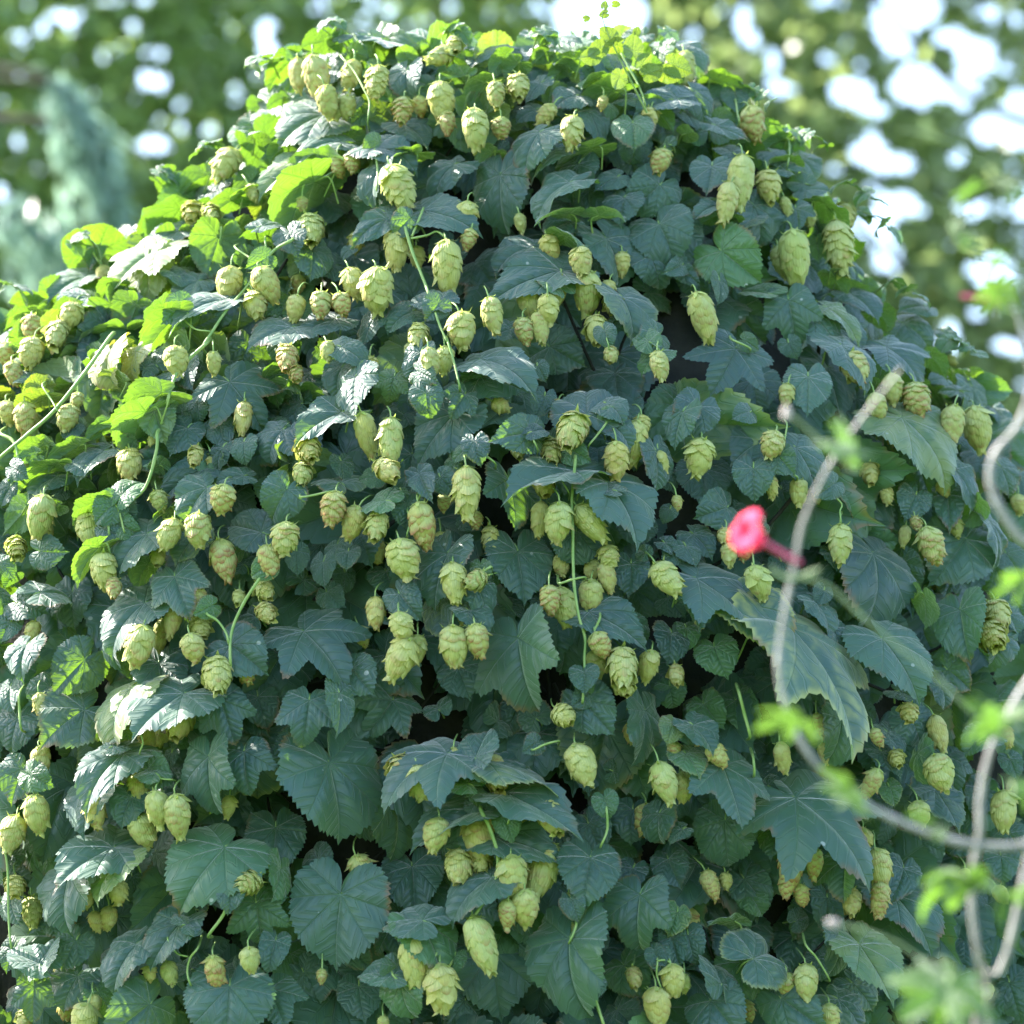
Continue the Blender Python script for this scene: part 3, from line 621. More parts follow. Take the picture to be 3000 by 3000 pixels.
# hop bines: width then points, in the same crops
STEMS = """D 26 620 -20 470 190 300 400 140 540 -20 680/D 24 1170 10 1080 90 1000 180 950 340/D 22 890 520 885 620 820 830 680 950/D 16 620 960 615 1000 620 1100/D 12 680 970 690 1020 705 1080/D 20 1490 1310 1380 1480 1310 1650 1305 1830
D 16 1170 1540 1230 1580 1280 1650 1295 1710/D 14 1700 880 1780 870 1880 850/D 22 0 520 70 560 100 640 105 760/A 20 1650 1360 1560 1410 1480 1500 1400 1620 1280 1760 1200 1880 1150 1960/A 14 1500 1350 1510 1430 1520 1480/A 12 1330 1400 1400 1450 1480 1500
A 12 1020 1780 1100 1860 1200 1880/B 22 360 1280 400 1420 460 1570 500 1680/B 16 460 1190 420 1290 400 1340/B 14 390 1350 490 1330 540 1310 590 1350/B 14 0 320 70 400 130 510 160 580 150 680/B 14 1500 165 1560 260 1620 370 1680 480 1720 590
B 14 190 850 205 960 200 1080/E 16 600 -10 630 90 650 170 670 260/B 16 530 1760 560 1850 600 1940/E 20 1325 660 1315 780 1305 900 1310 1080 1312 1250 1320 1400 1345 1560 1380 1680 1375 1800 1380 1960/E 12 450 180 480 230 510 280 480 330
E 14 470 215 560 265/E 14 760 605 820 650 870 690/E 14 790 1310 820 1290 850 1275/E 16 1465 1560 1445 1610 1425 1650/E 14 1230 1370 1300 1350 1380 1335/E 12 375 960 390 1020 370 1100/E 14 450 790 455 840 440 890/E 12 1080 540 1110 610
E 14 1500 460 1440 540 1400 590/E 10 1250 790 1290 860/F 12 830 850 900 920 890 960 895 1030/F 14 560 690 600 740 650 770/F 12 590 470 580 540 560 660/G 16 30 920 45 1080 48 1300 65 1500/G 20 1310 1205 1260 1320 1180 1430
G 14 1120 1500 1075 1560 1060 1640 1080 1710/G 12 870 525 920 545 980 550/G 12 800 300 810 340 790 400/G 12 950 1450 1000 1530 1060 1550/G 16 110 60 110 150 120 260/H 18 1378 -20 1370 60 1365 110/H 24 790 720 830 800 860 880 885 970 885 1040 870 1130 800 1250 740 1340
H 14 940 800 980 720 1080 730/H 16 1500 700 1505 830 1470 920/H 16 1315 1270 1330 1370 1290 1470/H 14 290 1650 350 1700 440 1740/H 16 540 1530 500 1580 460 1610/H 20 1425 1730 1450 1830 1490 1950/H 12 1790 1570 1785 1650 1810 1730/H 14 1080 380 1150 350 1230 330
H 12 1790 1570 1840 1570 1890 1620/I 22 320 60 350 180 380 300/I 18 400 430 405 520/I 14 700 1490 760 1560 830 1680/C 14 300 570 310 640 320 690/C 12 600 790 605 860 595 930/F 14 280 -10 380 40/G 12 200 560 215 620 210 650
D 12 240 250 290 330 330 400/A 16 530 1430 560 1480/E 12 1760 10 1800 50 1790 90/E 10 1500 -20 1515 40"""
# ---------------------------------------------------------------- ground
gb = Bag()
g = np.linspace(-1, 1, 41)
gx = np.sign(g) * np.abs(g) ** 2.2 * 300
X, Y = np.meshgrid(gx, gx)
Z = .02 * np.sin(X * .9) * np.cos(Y * .7)
idx = np.arange(41 * 41).reshape(41, 41)
gb.add(np.stack([X.ravel(), Y.ravel(), Z.ravel()], 1), np.stack([idx[:-1, :-1].ravel(), idx[:-1, 1:].ravel(), idx[1:, 1:].ravel(), idx[1:, :-1].ravel()], 1))
tag(gb.build('ground', M_GROUND), kind='structure')

# ---------------------------------------------------------------- the hop: shape of the mound
SY = [60, 100, 160, 250, 380, 430, 520, 590, 745, 840, 885, 1000, 1100, 1300, 1500, 2000, 3000, 6000]
SL = [1300, 920, 870, 800, 720, 690, 590, 500, 310, 190, 60, -130, -240, -380, -450, -600, -750, -900]
SR = [1500, 1900, 2040, 2110, 2270, 2320, 2400, 2440, 2500, 2550, 2580, 2720, 2820, 2970, 3060, 3230, 3400, 3500]
DBACK = 4.42


def mound(px, py, inset=0.0):
    l, r = np.interp(py, SY, SL) + inset, np.interp(py, SY, SR) - inset
    c, h = (l + r) / 2, max(30, (r - l) / 2)
    rd = min(.56, .66 * h / 3000 * W0) * (1 if py > 250 else .75 + .25 * py / 250)
    q = 1 - ((px - c) / h) ** 2
    return rd * math.sqrt(max(.0, q)), q


def surf(px, py):
    d, q = mound(px, py)
    return DBACK - d


HC = P(1450, 1500, DBACK)
hop = empty('hop_plant', (0.0, float(HC[1]), 0.0), label='large dome of climbing hop with blue-green serrated leaves and hanging pale green cones', cat='climbing plant')

# added closed hull to the ground: blocks sun, near-black paint stands in for shade
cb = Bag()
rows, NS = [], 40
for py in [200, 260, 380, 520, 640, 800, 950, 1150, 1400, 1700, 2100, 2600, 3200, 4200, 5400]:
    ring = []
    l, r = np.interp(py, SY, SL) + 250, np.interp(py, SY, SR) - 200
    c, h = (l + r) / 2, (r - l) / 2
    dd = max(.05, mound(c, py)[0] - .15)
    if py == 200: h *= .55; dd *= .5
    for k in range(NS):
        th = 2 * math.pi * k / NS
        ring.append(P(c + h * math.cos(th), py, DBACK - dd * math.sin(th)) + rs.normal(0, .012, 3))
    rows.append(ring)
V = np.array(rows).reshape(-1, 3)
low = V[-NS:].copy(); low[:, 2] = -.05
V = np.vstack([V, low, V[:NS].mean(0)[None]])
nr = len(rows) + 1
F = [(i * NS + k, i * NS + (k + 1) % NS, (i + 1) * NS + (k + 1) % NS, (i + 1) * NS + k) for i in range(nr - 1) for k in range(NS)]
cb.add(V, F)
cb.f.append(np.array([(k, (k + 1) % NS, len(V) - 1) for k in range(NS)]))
core = cb.build('inner_shade', M_SHADE_WOOD, hop, smooth=False)
tag(core, 'added dark hull inside the mound, standing in for shade between the leaves', kind='stuff')
tb = Bag()
for i in range(260):      # loose dead twigs in the dark gaps
    px, py = rs.uniform(-200, 3100), rs.uniform(500, 3200)
    d, q = mound(px, py)
    if q < .5: continue
    p0 = P(px, py, DBACK - d + .13)
    dirv = RIGHT * rs.normal(0, .5) + UP * rs.uniform(-1, 1) + FWD * rs.normal(0, .15)
    L = rs.uniform(.08, .25)
    tube(tb, [p0, p0 + dirv * L * .5 + rs.normal(0, .01, 3), p0 + dirv * L], rs.uniform(.0015, .003), sides=5, n=8)
tag(tb.build('dead_twigs', M_SHADE_WOOD, hop), kind='stuff')

# ---------------------------------------------------------------- leaves
EPX = W0 / 3000 / D0


def leaf_tint(fl, rnd):
    t = [rnd.random(), rnd.uniform(0, .12), 0, .0]
    if 'b' in fl: t[1] = rnd.uniform(.40, .65)
    if 'u' in fl: t[1] = rnd.uniform(.25, .6)  # light through the leaf put into the tint as brighter green
    if 'y' in fl: t[1] = .75; t[2] = rnd.uniform(.25, .5)
    if 'o' in fl: t[1] = .6; t[2] = 1.0
    if 'm' in fl: t[3] = 1.0
    elif not fl.strip('.f') and rnd.random() < .02: t[1], t[2] = .5, rnd.uniform(.15, .4)
    elif rnd.random() < .04: t[3] = rnd.uniform(.2, .6)
    return t


entries = []
for key, txt in LEAVES.items():
    ox, oy = OFF[key]
    for e in txt.replace('\n', '/').split('/'):
        w = e.split()
        bx, by, tx, ty, ww = [float(q) / 1.932 for q in w[:5]]
        entries.append((bx + ox, by + oy, tx + ox, ty + oy, ww, w[5], w[6]))


def place_leaf(bag, e, rnd, q, petbag=None, extra=0.0):
    bx, by, tx, ty, ww, kind, fl = e
    dp = surf(bx, by) + extra + rnd.uniform(-.010, .010)
    if 'f' in fl: dp -= .034
    if 'd' in fl: dp += .055
    if kind == 'h' and rnd.random() < .08: kind = 't' if ww > 110 else 'p'
    L = math.hypot(tx - bx, ty - by)
    a, n, s = frame_from_image((tx - bx, by - ty), L, ww, kind, 'u' in fl, rnd, EPX * dp)
    if np.dot(a, TOW) < 0 and 'd' not in fl: dp -= .012
    B = P(bx, by, dp)
    add_leaf(bag, kind, B, a, n, s, q, leaf_tint(fl, rnd), bend=rnd.uniform(.3, 1.15), fold=rnd.uniform(.05, .45),
             wav=rnd.uniform(.02, .07), ph=rnd.uniform(0, 6), cross=rnd.uniform(.1, .45))
    if petbag is not None:
        L = s * rnd.uniform(.35, .6)
        c1 = B - a * L * .4 - n * L * .25 + UP * .003
        c2 = B - a * L * .3 - n * L * .9 + FWD * .02
        tube(petbag, [c2, c1, B - a * s * .02], .0012, .0009, sides=6, n=10)
    return B


big = sorted(range(len(entries)), key=lambda i: -entries[i][4] * (1.25 if 'f' in entries[i][6] else (.35 if 'd' in entries[i][6] else 1)) *
             (1 if 0 < entries[i][0] < 3000 and 0 < entries[i][1] < 3000 else .2))
indiv = set(big[:100])
mass, mstalk = Bag(), Bag()
for i, e in enumerate(entries):
    rnd = random.Random(1000 + i)
    if i in indiv:
        b, pb = Bag(), Bag()
        B = place_leaf(b, e, rnd, 2, pb)
        lo = b.build('leaf', M_LEAF, hop, origin=B)
        if 'm' in e[6]: lo['label'] = 'leaf with yellowed and browned margins'
        if 'o' in e[6]: lo['label'] = 'leaf turning autumn orange'
        pb.build('petiole', M_STEM, lo, origin=B)
    else:
        place_leaf(mass, e, rnd, 1 if e[4] < 130 else 2, mstalk)

# the leaves between and behind them
rnd = random.Random(5)
NF = 0
GAPS = [(1290, 2060, 90), (1960, 1030, 100), (1110, 2480, 80), (745, 1370, 55), (1390, 670, 60), (1060, 1690, 60), (880, 2480, 60), (590, 2720, 50), (2050, 1500, 60), (1150, 2600, 60), (1800, 900, 50), (2080, 1880, 50), (2380, 2870, 50), (1560, 2260, 50)]
for i in range(1650):
    py = rnd.uniform(90, 4300)
    px = rnd.uniform(-700, 3500)
    d, q = mound(px, py)
    if q < .02: continue
    if py > 3150 and rnd.random() < .4: continue
    if any(abs(px - gx_) < gr_ * 1.5 and abs(py - gy_) < gr_ * 1.5 for gx_, gy_, gr_ in GAPS): continue
    w = rnd.uniform(110, 270) if py > 700 else rnd.uniform(90, 190)
    ang = math.radians(rnd.gauss(-90, 45))
    L = w * (rnd.uniform(.45, .95) if py > 850 else rnd.uniform(.30, .65))
    fl = 'b' if rnd.random() < .18 else ''
    if q < .25 and rnd.random() < .2: fl = 'u'
    if px < 750 and py < 1500: fl = rnd.choice(['u', 'u', 'b', 'uy', ''])  # left fills tinted yellow-green, painting in the sunlit glow
    if q < .3: w *= .75; L *= .75
    e = (px, py, px + L * math.cos(ang), py - L * math.sin(ang), w, rnd.choice('hhhhtpp'), fl)
    outside = not (-60 < px < 3060 and -60 < py < 3060)
    place_leaf(mass, e, rnd, 1, None, extra=rnd.uniform(-.02, .10) if outside else rnd.uniform(.07, .16))
    NF += 1
for i in range(420):      # thicker cover on the left shoulder and along the top
    if i % 3: px, py = rnd.uniform(-150, 900), rnd.uniform(520, 1400)
    else: px, py = rnd.uniform(700, 2300), rnd.uniform(120, 420)
    d, q = mound(px, py)
    if q < .03: continue
    w = rnd.uniform(80, 170)
    ang = math.radians(rnd.gauss(-80, 60)); L = w * rnd.uniform(.4, .9)
    place_leaf(mass, (px, py, px + L * math.cos(ang), py - L * math.sin(ang), w, rnd.choice('hhhp'), rnd.choice(['', 'b', 'u', 'u', 'uy'])), rnd, 1, None, extra=rnd.uniform(.03, .10))
# small leaves of the rim, and the leaves of the far side and the top
for i in range(1500):
    py = rnd.uniform(110, 3600)
    l, r = np.interp(py, SY, SL), np.interp(py, SY, SR)
    th = rnd.uniform(math.pi, 2 * math.pi)
    c, h = (l + r) / 2, (r - l) / 2 - rnd.uniform(25, 120)
    dd = mound(c, py)[0] - .03
    if py < 330: sc = rnd.random() ** .5; h *= sc; dd *= sc
    px = c + h * math.cos(th)
    p = P(px, py + (rnd.uniform(-10, 30) if py < 330 else 0), DBACK - dd * math.sin(th))
    nrm = RIGHT * math.cos(th) + FWD * abs(math.sin(th)) * 1.0 + UP * (.7 if py > 330 else 2.5)
    nrm = nrm / np.linalg.norm(nrm) + np.array([rnd.gauss(0, .3) for _ in range(3)])
    a = np.cross(nrm, np.array([rnd.gauss(0, 1), rnd.gauss(0, 1), 0.1]))
    a = a + np.array([0, 0, -.5])
    s = rnd.uniform(.035, .07) if py > 400 else rnd.uniform(.025, .048)
    add_leaf(mass, rnd.choice('hhhr'), p, a, nrm, s, 1, leaf_tint('b' if rnd.random() < .3 else '', rnd), bend=rnd.uniform(.2, .8), fold=.2, wav=.05, ph=rnd.uniform(0, 6))
tag(mass.build('foliage', M_LEAF, hop), 'mass of smaller overlapping leaves', kind='stuff')

# loose shoots that break the outline
rnd = random.Random(31)
for x0, y0, x1, y1 in [(520, 560, 470, 500), (300, 780, 240, 690), (80, 900, 20, 830), (820, 230, 760, 170), (1300, 140, 1340, 70), (2150, 300, 2230, 270), (2420, 560, 2530, 560), (2560, 860, 2660, 840), (2740, 1030, 2830, 1010), (1560, 150, 1600, 90), (2300, 430, 2390, 400), (1010, 120, 960, 60), (2470, 640, 2580, 650), (660, 470, 600, 420)]:
    sb_ = Bag(); lb_ = Bag()
    dp = surf(x0, y0) - .01
    mx_, my_ = (x0 + x1) / 2, (y0 + y1) / 2 - 25
    pts = [P(x0, y0, dp + .03), P(mx_, my_, dp), P(x1, y1, dp - .01), P(x1 + (x1 - x0) * .35, y1 + 25, dp - .01)]
    tube(sb_, pts, .0014, .0006, sides=6)
    so = sb_.build('loose_shoot', M_STEM, hop, origin=pts[0])
    for k, t_ in enumerate([.45, .62, .8, 1.0]):
        q_ = spline(pts, 21)[int(t_ * 20)]
        a = RIGHT * rnd.choice([-1, 1]) * rnd.uniform(.5, 1) - UP * rnd.uniform(0, .8) + TOW * rnd.uniform(-.2, .5)
        add_leaf(lb_, 'h', q_, a, UP + TOW * rnd.uniform(-.5, .6) + RIGHT * rnd.gauss(0, .4), rnd.uniform(.020, .036) * (1.2 - .5 * t_), 1, leaf_tint('b', rnd), bend=rnd.uniform(.4, 1), fold=.3, wav=.05, ph=rnd.uniform(0, 6))
    lb_.build('shoot_leaves', M_LEAF, so, origin=pts[0])

# ---------------------------------------------------------------- cones
PRS = np.array([0, .03, .1, .2, .32, .45, .58, .7, .8, .9, .97, 1.0, 1.15, 1.4])
PRR = np.array([.10, .42, .74, .93, 1.0, 1.0, .94, .83, .68, .46, .25, .16, .10, .05])


def add_cone(bag, top, axis, L, W, rnd, fl):
    loose = 'l' in fl or rnd.random() < .10
    tight = rnd.uniform(.02, .09)
    ax = axis / np.linalg.norm(axis)
    u = np.cross(ax, np.array([.2, 1, .1])); u /= np.linalg.norm(u)
    v = np.cross(ax, u)
    nrow = max(5, int(round(L / W * 5.8)))
    na, nb = 5, 7
    av = np.linspace(-1, 1, na)
    bv = np.linspace(0, 1, nb)
    wid = np.interp(bv, [0, .15, .35, .55, .75, .9, 1], [.55, .85, 1.0, 1.0, .80, .50, .10])
    yel = min(1, max(0, rnd.gauss(.72 if 'y' in fl else .38, .18)))
    brn = rnd.uniform(.55, .95) if 'b' in fl else rnd.uniform(0, .45)
    cp = rnd.uniform(0, 6)
    bend = rnd.uniform(-.12, .12)
    start = rnd.uniform(0, 6.28)
    A2, B2 = np.meshgrid(av, bv)
    Wd = wid[:, None]
    fq = [(i * na + j, i * na + j + 1, (i + 1) * na + j + 1, (i + 1) * na + j) for i in range(nb - 1) for j in range(na - 1)]
    # the dark core
    for r_ in range(nrow + 1):
        frac = r_ / nrow
        s0 = frac * .84 - .03
        nper = 5 if .05 < frac < .9 else (4 if frac <= .05 else 3)
        for k in range(nper):
            ang0 = start + 2 * math.pi * (k + .5 * (r_ % 2)) / nper + rnd.gauss(0, .13)
            lb = (.36 if not loose else .34) * rnd.uniform(.85, 1.2) * (.85 + .3 * (1 - abs(2 * frac - 1)))
            S = s0 + B2 * lb
            rad = np.interp(S, PRS, PRR)
            half = (math.pi / nper) * 1.12 * Wd * rnd.uniform(.88, 1.1)
            angv = ang0 + A2 * half
            flare = rnd.uniform(.03, .15) + (.15 if loose else 0) + tight + (rnd.uniform(.1, .45) if rnd.random() < .10 else 0)
            out = -.02 + .25 * np.sin(np.clip(B2, 0, 1) * 2.2) + flare * B2 ** 3 - .15 * A2 ** 2 * Wd
            rr = (rad * .86 + out) * W / 2
            kb = bend * S
            c = top[None, None, :] + ax * (S * L)[..., None] + u * (kb * L)[..., None]
            Pn = c + rr[..., None] * (u * np.cos(angv)[..., None] + v * np.sin(angv)[..., None])
            rv = rnd.random()
            bag.add(Pn.reshape(-1, 3), fq, np.stack([B2.ravel(), np.abs((A2 * Wd).ravel()), B2.ravel() * 0, B2.ravel() * 0], 1),
                    (rv, min(1, max(0, brn + rnd.gauss(0, .2) + (.35 * frac if 'b' in fl else 0))), yel, 0))
    # filled heart, so nothing shows through between bracts
    sv = np.linspace(0, .98, 9)
    an = np.linspace(0, 2 * math.pi, 10, endpoint=False)
    rr = np.interp(sv, PRS, PRR) * .78 * W / 2
    V = (top[None, None] + ax * (sv * L)[:, None, None] + u * (bend * sv * L)[:, None, None] + rr[:, None, None] * (u * np.cos(an)[None, :, None] + v * np.sin(an)[None, :, None])).reshape(-1, 3)
    bag.add(V, [(i * 10 + j, i * 10 + (j + 1) % 10, (i + 1) * 10 + (j + 1) % 10, (i + 1) * 10 + j) for i in range(8) for j in range(10)], (0.1, .5, 0, 0), (0, 0, yel, 0))
    # little green cup and stray points at the top
    for k in range(5):
        an_ = start + k * 1.257
        d = u * math.cos(an_) + v * math.sin(an_)
        t2 = np.cross(ax, d)
        r0 = W * .12
        pts = [top + d * r0 - t2 * W * .10, top + d * r0 + t2 * W * .10, top + d * W * .38 + ax * W * .10 + t2 * W * .06, top + d * W * .38 + ax * W * .10 - t2 * W * .06, top + d * W * .55 + ax * W * rnd.uniform(-.1, .2)]
        bag.add(pts, [(0, 1, 2, 3)], (.2, .1, 0, 0), (.1, 0, 0, 0))
        bag.f.append(np.array([(3, 2, 4)]) + bag.n - 5)


centries = []
for key, txt in CONES.items():
    ox, oy = OFF[key]
    for e in txt.replace('\n', '/').split('/'):
        w = e.split()
        cx, cy, L, W = [float(q) / 1.932 for q in w[:4]]
        centries.append((cx + ox, cy + oy, L, W, float(w[4]), w[5]))


def place_cone(bag, stb, e, rnd, extra=0.0):
    cx, cy, L, W, an, fl = e
    dp = surf(cx, cy) - .026 + extra + rnd.uniform(-.008, .008)
    if 'f' in fl: dp -= .026
    if 'd' in fl: dp += .035; L *= .9; W *= .85
    k = EPX * dp
    an = math.radians(an + rnd.gauss(0, 7))
    ax = RIGHT * math.sin(an) - UP * math.cos(an)
    lean = rnd.uniform(-.25, .35)
    if L < W * 1.12: lean = rnd.uniform(.5, .9)
    ax = ax * math.cos(lean) + TOW * math.sin(lean)
    Lr = L * k / max(.55, math.cos(lean)) * 1.0
    Wr = W * k * .92
    ctr = P(cx, cy, dp)
    top = ctr - ax * Lr * .5
    add_cone(bag, top, ax, Lr, Wr, rnd, fl)
    sL = rnd.uniform(.007, .016)
    side = RIGHT * rnd.uniform(-.5, .5)
    tube(stb, [top + ax * .002, top - ax * sL * .5 + side * sL * .2, top - ax * sL + side * sL + FWD * .02, top - ax * sL * 1.1 + side * sL * 1.5 + FWD * .06], .0010, .0008, sides=6, n=9)
    return top


vis = sorted(range(len(centries)), key=lambda i: -centries[i][2] * centries[i][3] * (.3 if 'd' in centries[i][5] else 1) * (1.2 if 'f' in centries[i][5] else 1))
cind = set(vis[:100])
cm = Bag()
for i, e in enumerate(centries):
    rnd = random.Random(3000 + i)
    if i in cind:
        b, sb = Bag(), Bag()
        top = place_cone(b, sb, e, rnd)
        co = b.build('hop_cone', M_CONE, hop, origin=top)
        if 'b' in e[5]: co['label'] = 'hop cone browning at its tip'
        sb.build('stalk', M_STEM, co, origin=top)
    else:
        place_cone(cm, mstalk, e, rnd)
rnd = random.Random(9)
for i in range(30):
    py, px = rnd.uniform(160, 3300), rnd.uniform(-200, 3300)
    d, q = mound(px, py)
    if q < .04: continue
    L = rnd.uniform(60, 105)
    place_cone(cm, mstalk, (px, py, L, L * rnd.uniform(.65, .9), rnd.gauss(0, 15), rnd.choice(['', 'y', 'b', 'y'])), rnd, extra=rnd.uniform(.055, .09))
tag(cm.build('smaller_cones', M_CONE, hop), 'smaller and half hidden cones', kind='stuff')
tag(mstalk.build('thin_stalks', M_STEM, hop), kind='stuff')

# ---------------------------------------------------------------- bines
for e in STEMS.replace('\n', '/').split('/'):
    w = e.split()
    ox, oy = OFF[w[0]]
    wd = float(w[1]) / 1.932
    q = [float(x) / 1.932 for x in w[2:]]
    pts = []
    for x, y in zip(q[::2], q[1::2]):
        X_, Y_ = x + ox, y + oy
        pts.append(P(X_, Y_, surf(X_, Y_) - .048))
    # both ends turn back into the mound
    pts = [pts[0] + FWD * .05 + UP * .008] + pts + [pts[-1] + FWD * .05 - UP * .008]
    b = Bag()
    r0 = wd * EPX * 4 / 2 * .95
    tube(b, pts, r0, r0 * .8, sides=8, knots=.15)
    b.build('bine', M_STEM, hop, origin=pts[1])

eb = Bag()
rnd = random.Random(62)
for e in STEMS.replace('\n', '/').split('/'):
    w = e.split()
    ox, oy = OFF[w[0]]
    q = [float(x) / 1.932 for x in w[2:]]
    for X_, Y_ in ((q[0] + ox, q[1] + oy), (q[-2] + ox, q[-1] + oy)):
        if not (20 < X_ < 2980 and 20 < Y_ < 2980): continue
        if rnd.random() < .72 and (X_, Y_) != (q[0] + ox, q[1] + oy) or rnd.random() < .45: continue
        sz = rnd.uniform(60, 100)
        an = math.radians(rnd.uniform(-160, -20))
        ee = (X_ - 18 * math.cos(an), Y_ - 22, X_ - 18 * math.cos(an) + sz * .8 * math.cos(an), Y_ - 22 - sz * .8 * math.sin(an), sz, 'h', rnd.choice(['', '', 'b']))
        place_leaf(eb, ee, rnd, 2, None, extra=-.046)
tag(eb.build('node_leaves', M_LEAF, hop), 'leaves at the joints of the bines', kind='stuff')

# backlit shoot standing above the top
shoot = Bag()
sp = [P(1895, 330, 4.2), P(1850, 240, 4.18), P(1810, 160, 4.17), P(1775, 85, 4.17), P(1765, 40, 4.17), P(1790, 12, 4.18)]
tube(shoot, sp, .0013, .0007, sides=6)
b = shoot.build('shoot_tip', M_STEM, hop, origin=sp[0])
b['label'] = 'young shoot with small yellow-green leaves above the top'
sb = Bag()
rnd = random.Random(77)
for px, py, w, dx, dy in [(1855, 150, 55, 0, -1), (1810, 130, 50, -1, .3), (1760, 140, 46, -.8, .5), (1790, 110, 44, -.7, -.6), (1900, 215, 50, .8, -.3), (1950, 215, 50, .9, .2), (1815, 225, 46, -.4, .9),
                          (1775, 40, 22, -.8, .2), (1715, 55, 18, .6, -.2), (1800, 12, 20, .9, 0), (1865, 95, 20, .2, -1), (1970, 190, 60, .8, .3), (1770, 20, 20, .3, -1), (1880, 190, 44, .5, -.8), (1740, 165, 44, -.8, .1)]:
    a = RIGHT * dx + UP * -dy + FWD * rnd.uniform(-.4, .4)
    n = np.cross(a, RIGHT * rnd.gauss(0, .6) + UP * rnd.gauss(0, .6) + FWD * .3)
    if n[2] < 0: n = -n
    add_leaf(sb, 'h', P(px, py, 4.17), a, n + TOW * -.8, w * EPX * 4.17 * 1.1, 1, (.1, .95, .35, 0), bend=.4, fold=.2)
sb.build('young_leaves', M_LEAF, b)

# ---------------------------------------------------------------- the blurred shrub in front
FD = 2.7
shr = empty('flowering_shrub', (float(P(2860, 3000, FD)[0]), float(P(2860, 3000, FD)[1]), 0), label='blurred shrub in front with arching grey stems, light green lobed leaves and one red flower', cat='shrub')


def fp(pts, dz=0):
    return [P(x, y, FD + dz) for x, y in pts]


def fstem(pts, wpx, mat=M_GREY, dz=0, name='stem', ground=False, w2=None, knots=.25):
    b = Bag()
    q = fp(pts, dz)
    if ground:
        q = [np.array([q[0][0] + .02, q[0][1] + .02, -.02]), np.array([q[0][0], q[0][1] + .01, q[0][2] * .5])] + q
    wpx *= .68; w2 = w2 and w2 * .66
    r0 = wpx * EPX * FD / 2
    tube(b, q, r0, (w2 or wpx) * EPX * FD / 2, sides=9, knots=knots, n=len(q) * 8)
    return b.build(name, mat, shr, origin=q[-1])


fstem([(2860, 3010), (2880, 2900), (2850, 2700), (2845, 2570), (2870, 2450), (2872, 2330), (2900, 2200), (2960, 2080), (3030, 1970)], 36, ground=True, w2=26)
fstem([(2895, 3010), (2935, 2860), (2985, 2650), (3020, 2480), (3040, 2300), (3030, 1900), (3040, 1600)], 28, ground=True)
fstem([(3040, 1600), (2985, 1570), (2925, 1480), (2900, 1400), (2920, 1320), (2985, 1240), (3020, 1100), (2990, 950), (2940, 850)], 34, w2=14)
fstem([(3060, 2465), (2950, 2480), (2800, 2465), (2620, 2400), (2480, 2320), (2370, 2210), (2305, 2080), (2280, 1950), (2298, 1800), (2330, 1640), (2350, 1540), (2400, 1420), (2470, 1300), (2560, 1180), (2640, 1080)], 32, w2=12)
fstem([(2465, 1345), (2400, 1290), (2340, 1235), (2310, 1212)], 16, M_GSTEM, w2=12, name='bud_stem')
fstem([(2340, 1690), (2430, 1720), (2520, 1800), (2640, 1900), (2740, 1980), (2850, 2090)], 14, M_GSTEM, dz=.02, name='side_stem')
fstem([(2440, 2705), (2530, 2725), (2640, 2770), (2720, 2830), (2800, 2900), (2870, 2960)], 12, M_GSTEM, name='side_stem')
fstem([(2640, 380), (2740, 400), (2820, 440), (2900, 500), (2960, 560), (3040, 640)], 10, M_GSTEM, dz=-.12, name='twig')
fstem([(2780, 640), (2800, 700), (2850, 740), (2920, 760), (3030, 800)], 16, M_GSTEM, dz=-.06, name='twig')
fstem([(2800, 640), (2820, 560), (2900, 540), (2960, 520)], 10, M_GSTEM, dz=-.06, name='twig')
fstem([(2255, 1665), (2300, 1690), (2345, 1690), (2400, 1670)], 22, M_GSTEM, name='bract')
fstem([(2815, 868), (2870, 872), (2920, 885)], 18, M_PINK, name='young_flower_tube')

# flower: five petals round a throat at the end of a pink tube
fl_ = fstem([(2345, 1650), (2300, 1625), (2250, 1596), (2205, 1566)], 26, M_PINK, name='flower', w2=22, knots=0)
fl_['label'] = 'bright red open flower on a pink tube'
fb = Bag()
fc = P(2195, 1560, FD)
axf = -RIGHT * .86 + UP * .16 + TOW * .55
axf /= np.linalg.norm(axf)
e1 = np.cross(axf, UP); e1 /= np.linalg.norm(e1); e2 = np.cross(axf, e1)
for k in range(5):
    an = 2 * math.pi * k / 5 + .3
    d = e1 * math.cos(an) + e2 * math.sin(an)
    t2 = np.cross(axf, d)
    n_ = 8
    V = []
    for i in range(n_):
        b_ = i / (n_ - 1)
        wd = .0098 * math.sin(min(1, b_ * .85 + .08) * math.pi) ** .7
        for j in range(7):
            a_ = j / 3 - 1
            V.append(fc + d * (.002 + .020 * b_ * [1.0, .8, 1.05, .9, .75][k]) + axf * (.007 * math.sin(b_ * 2.2) - .002 * a_ * a_ - .004 * b_ ** 3) + t2 * a_ * wd)
    fb2 = Bag()
    fb2.add(V, [(i * 7 + j, i * 7 + j + 1, (i + 1) * 7 + j + 1, (i + 1) * 7 + j) for i in range(n_ - 1) for j in range(6)])
    fb2.build('petal', M_RED, fl_, origin=fc)


def bud(px, py, r, mat=M_BUD, dz=0, ax=(0, 1)):
    b = Bag()
    c = P(px, py, FD + dz)
    r *= EPX * FD
    d = RIGHT * ax[0] + UP * ax[1]
    tube(b, [c - d * r * 1.4, c - d * r * .5, c + d * r * .5, c + d * r * 1.5], r * .5, r * .25, sides=10, n=8)
    tube(b, [c - d * r * .9, c, c + d * r * .9], r * .95, r * .7, sides=10, n=8)
    return b.build('bud', mat, shr, origin=c)


bud(2305, 1208, 15)
bud(2440, 2705, 15, ax=(-.9, .3))

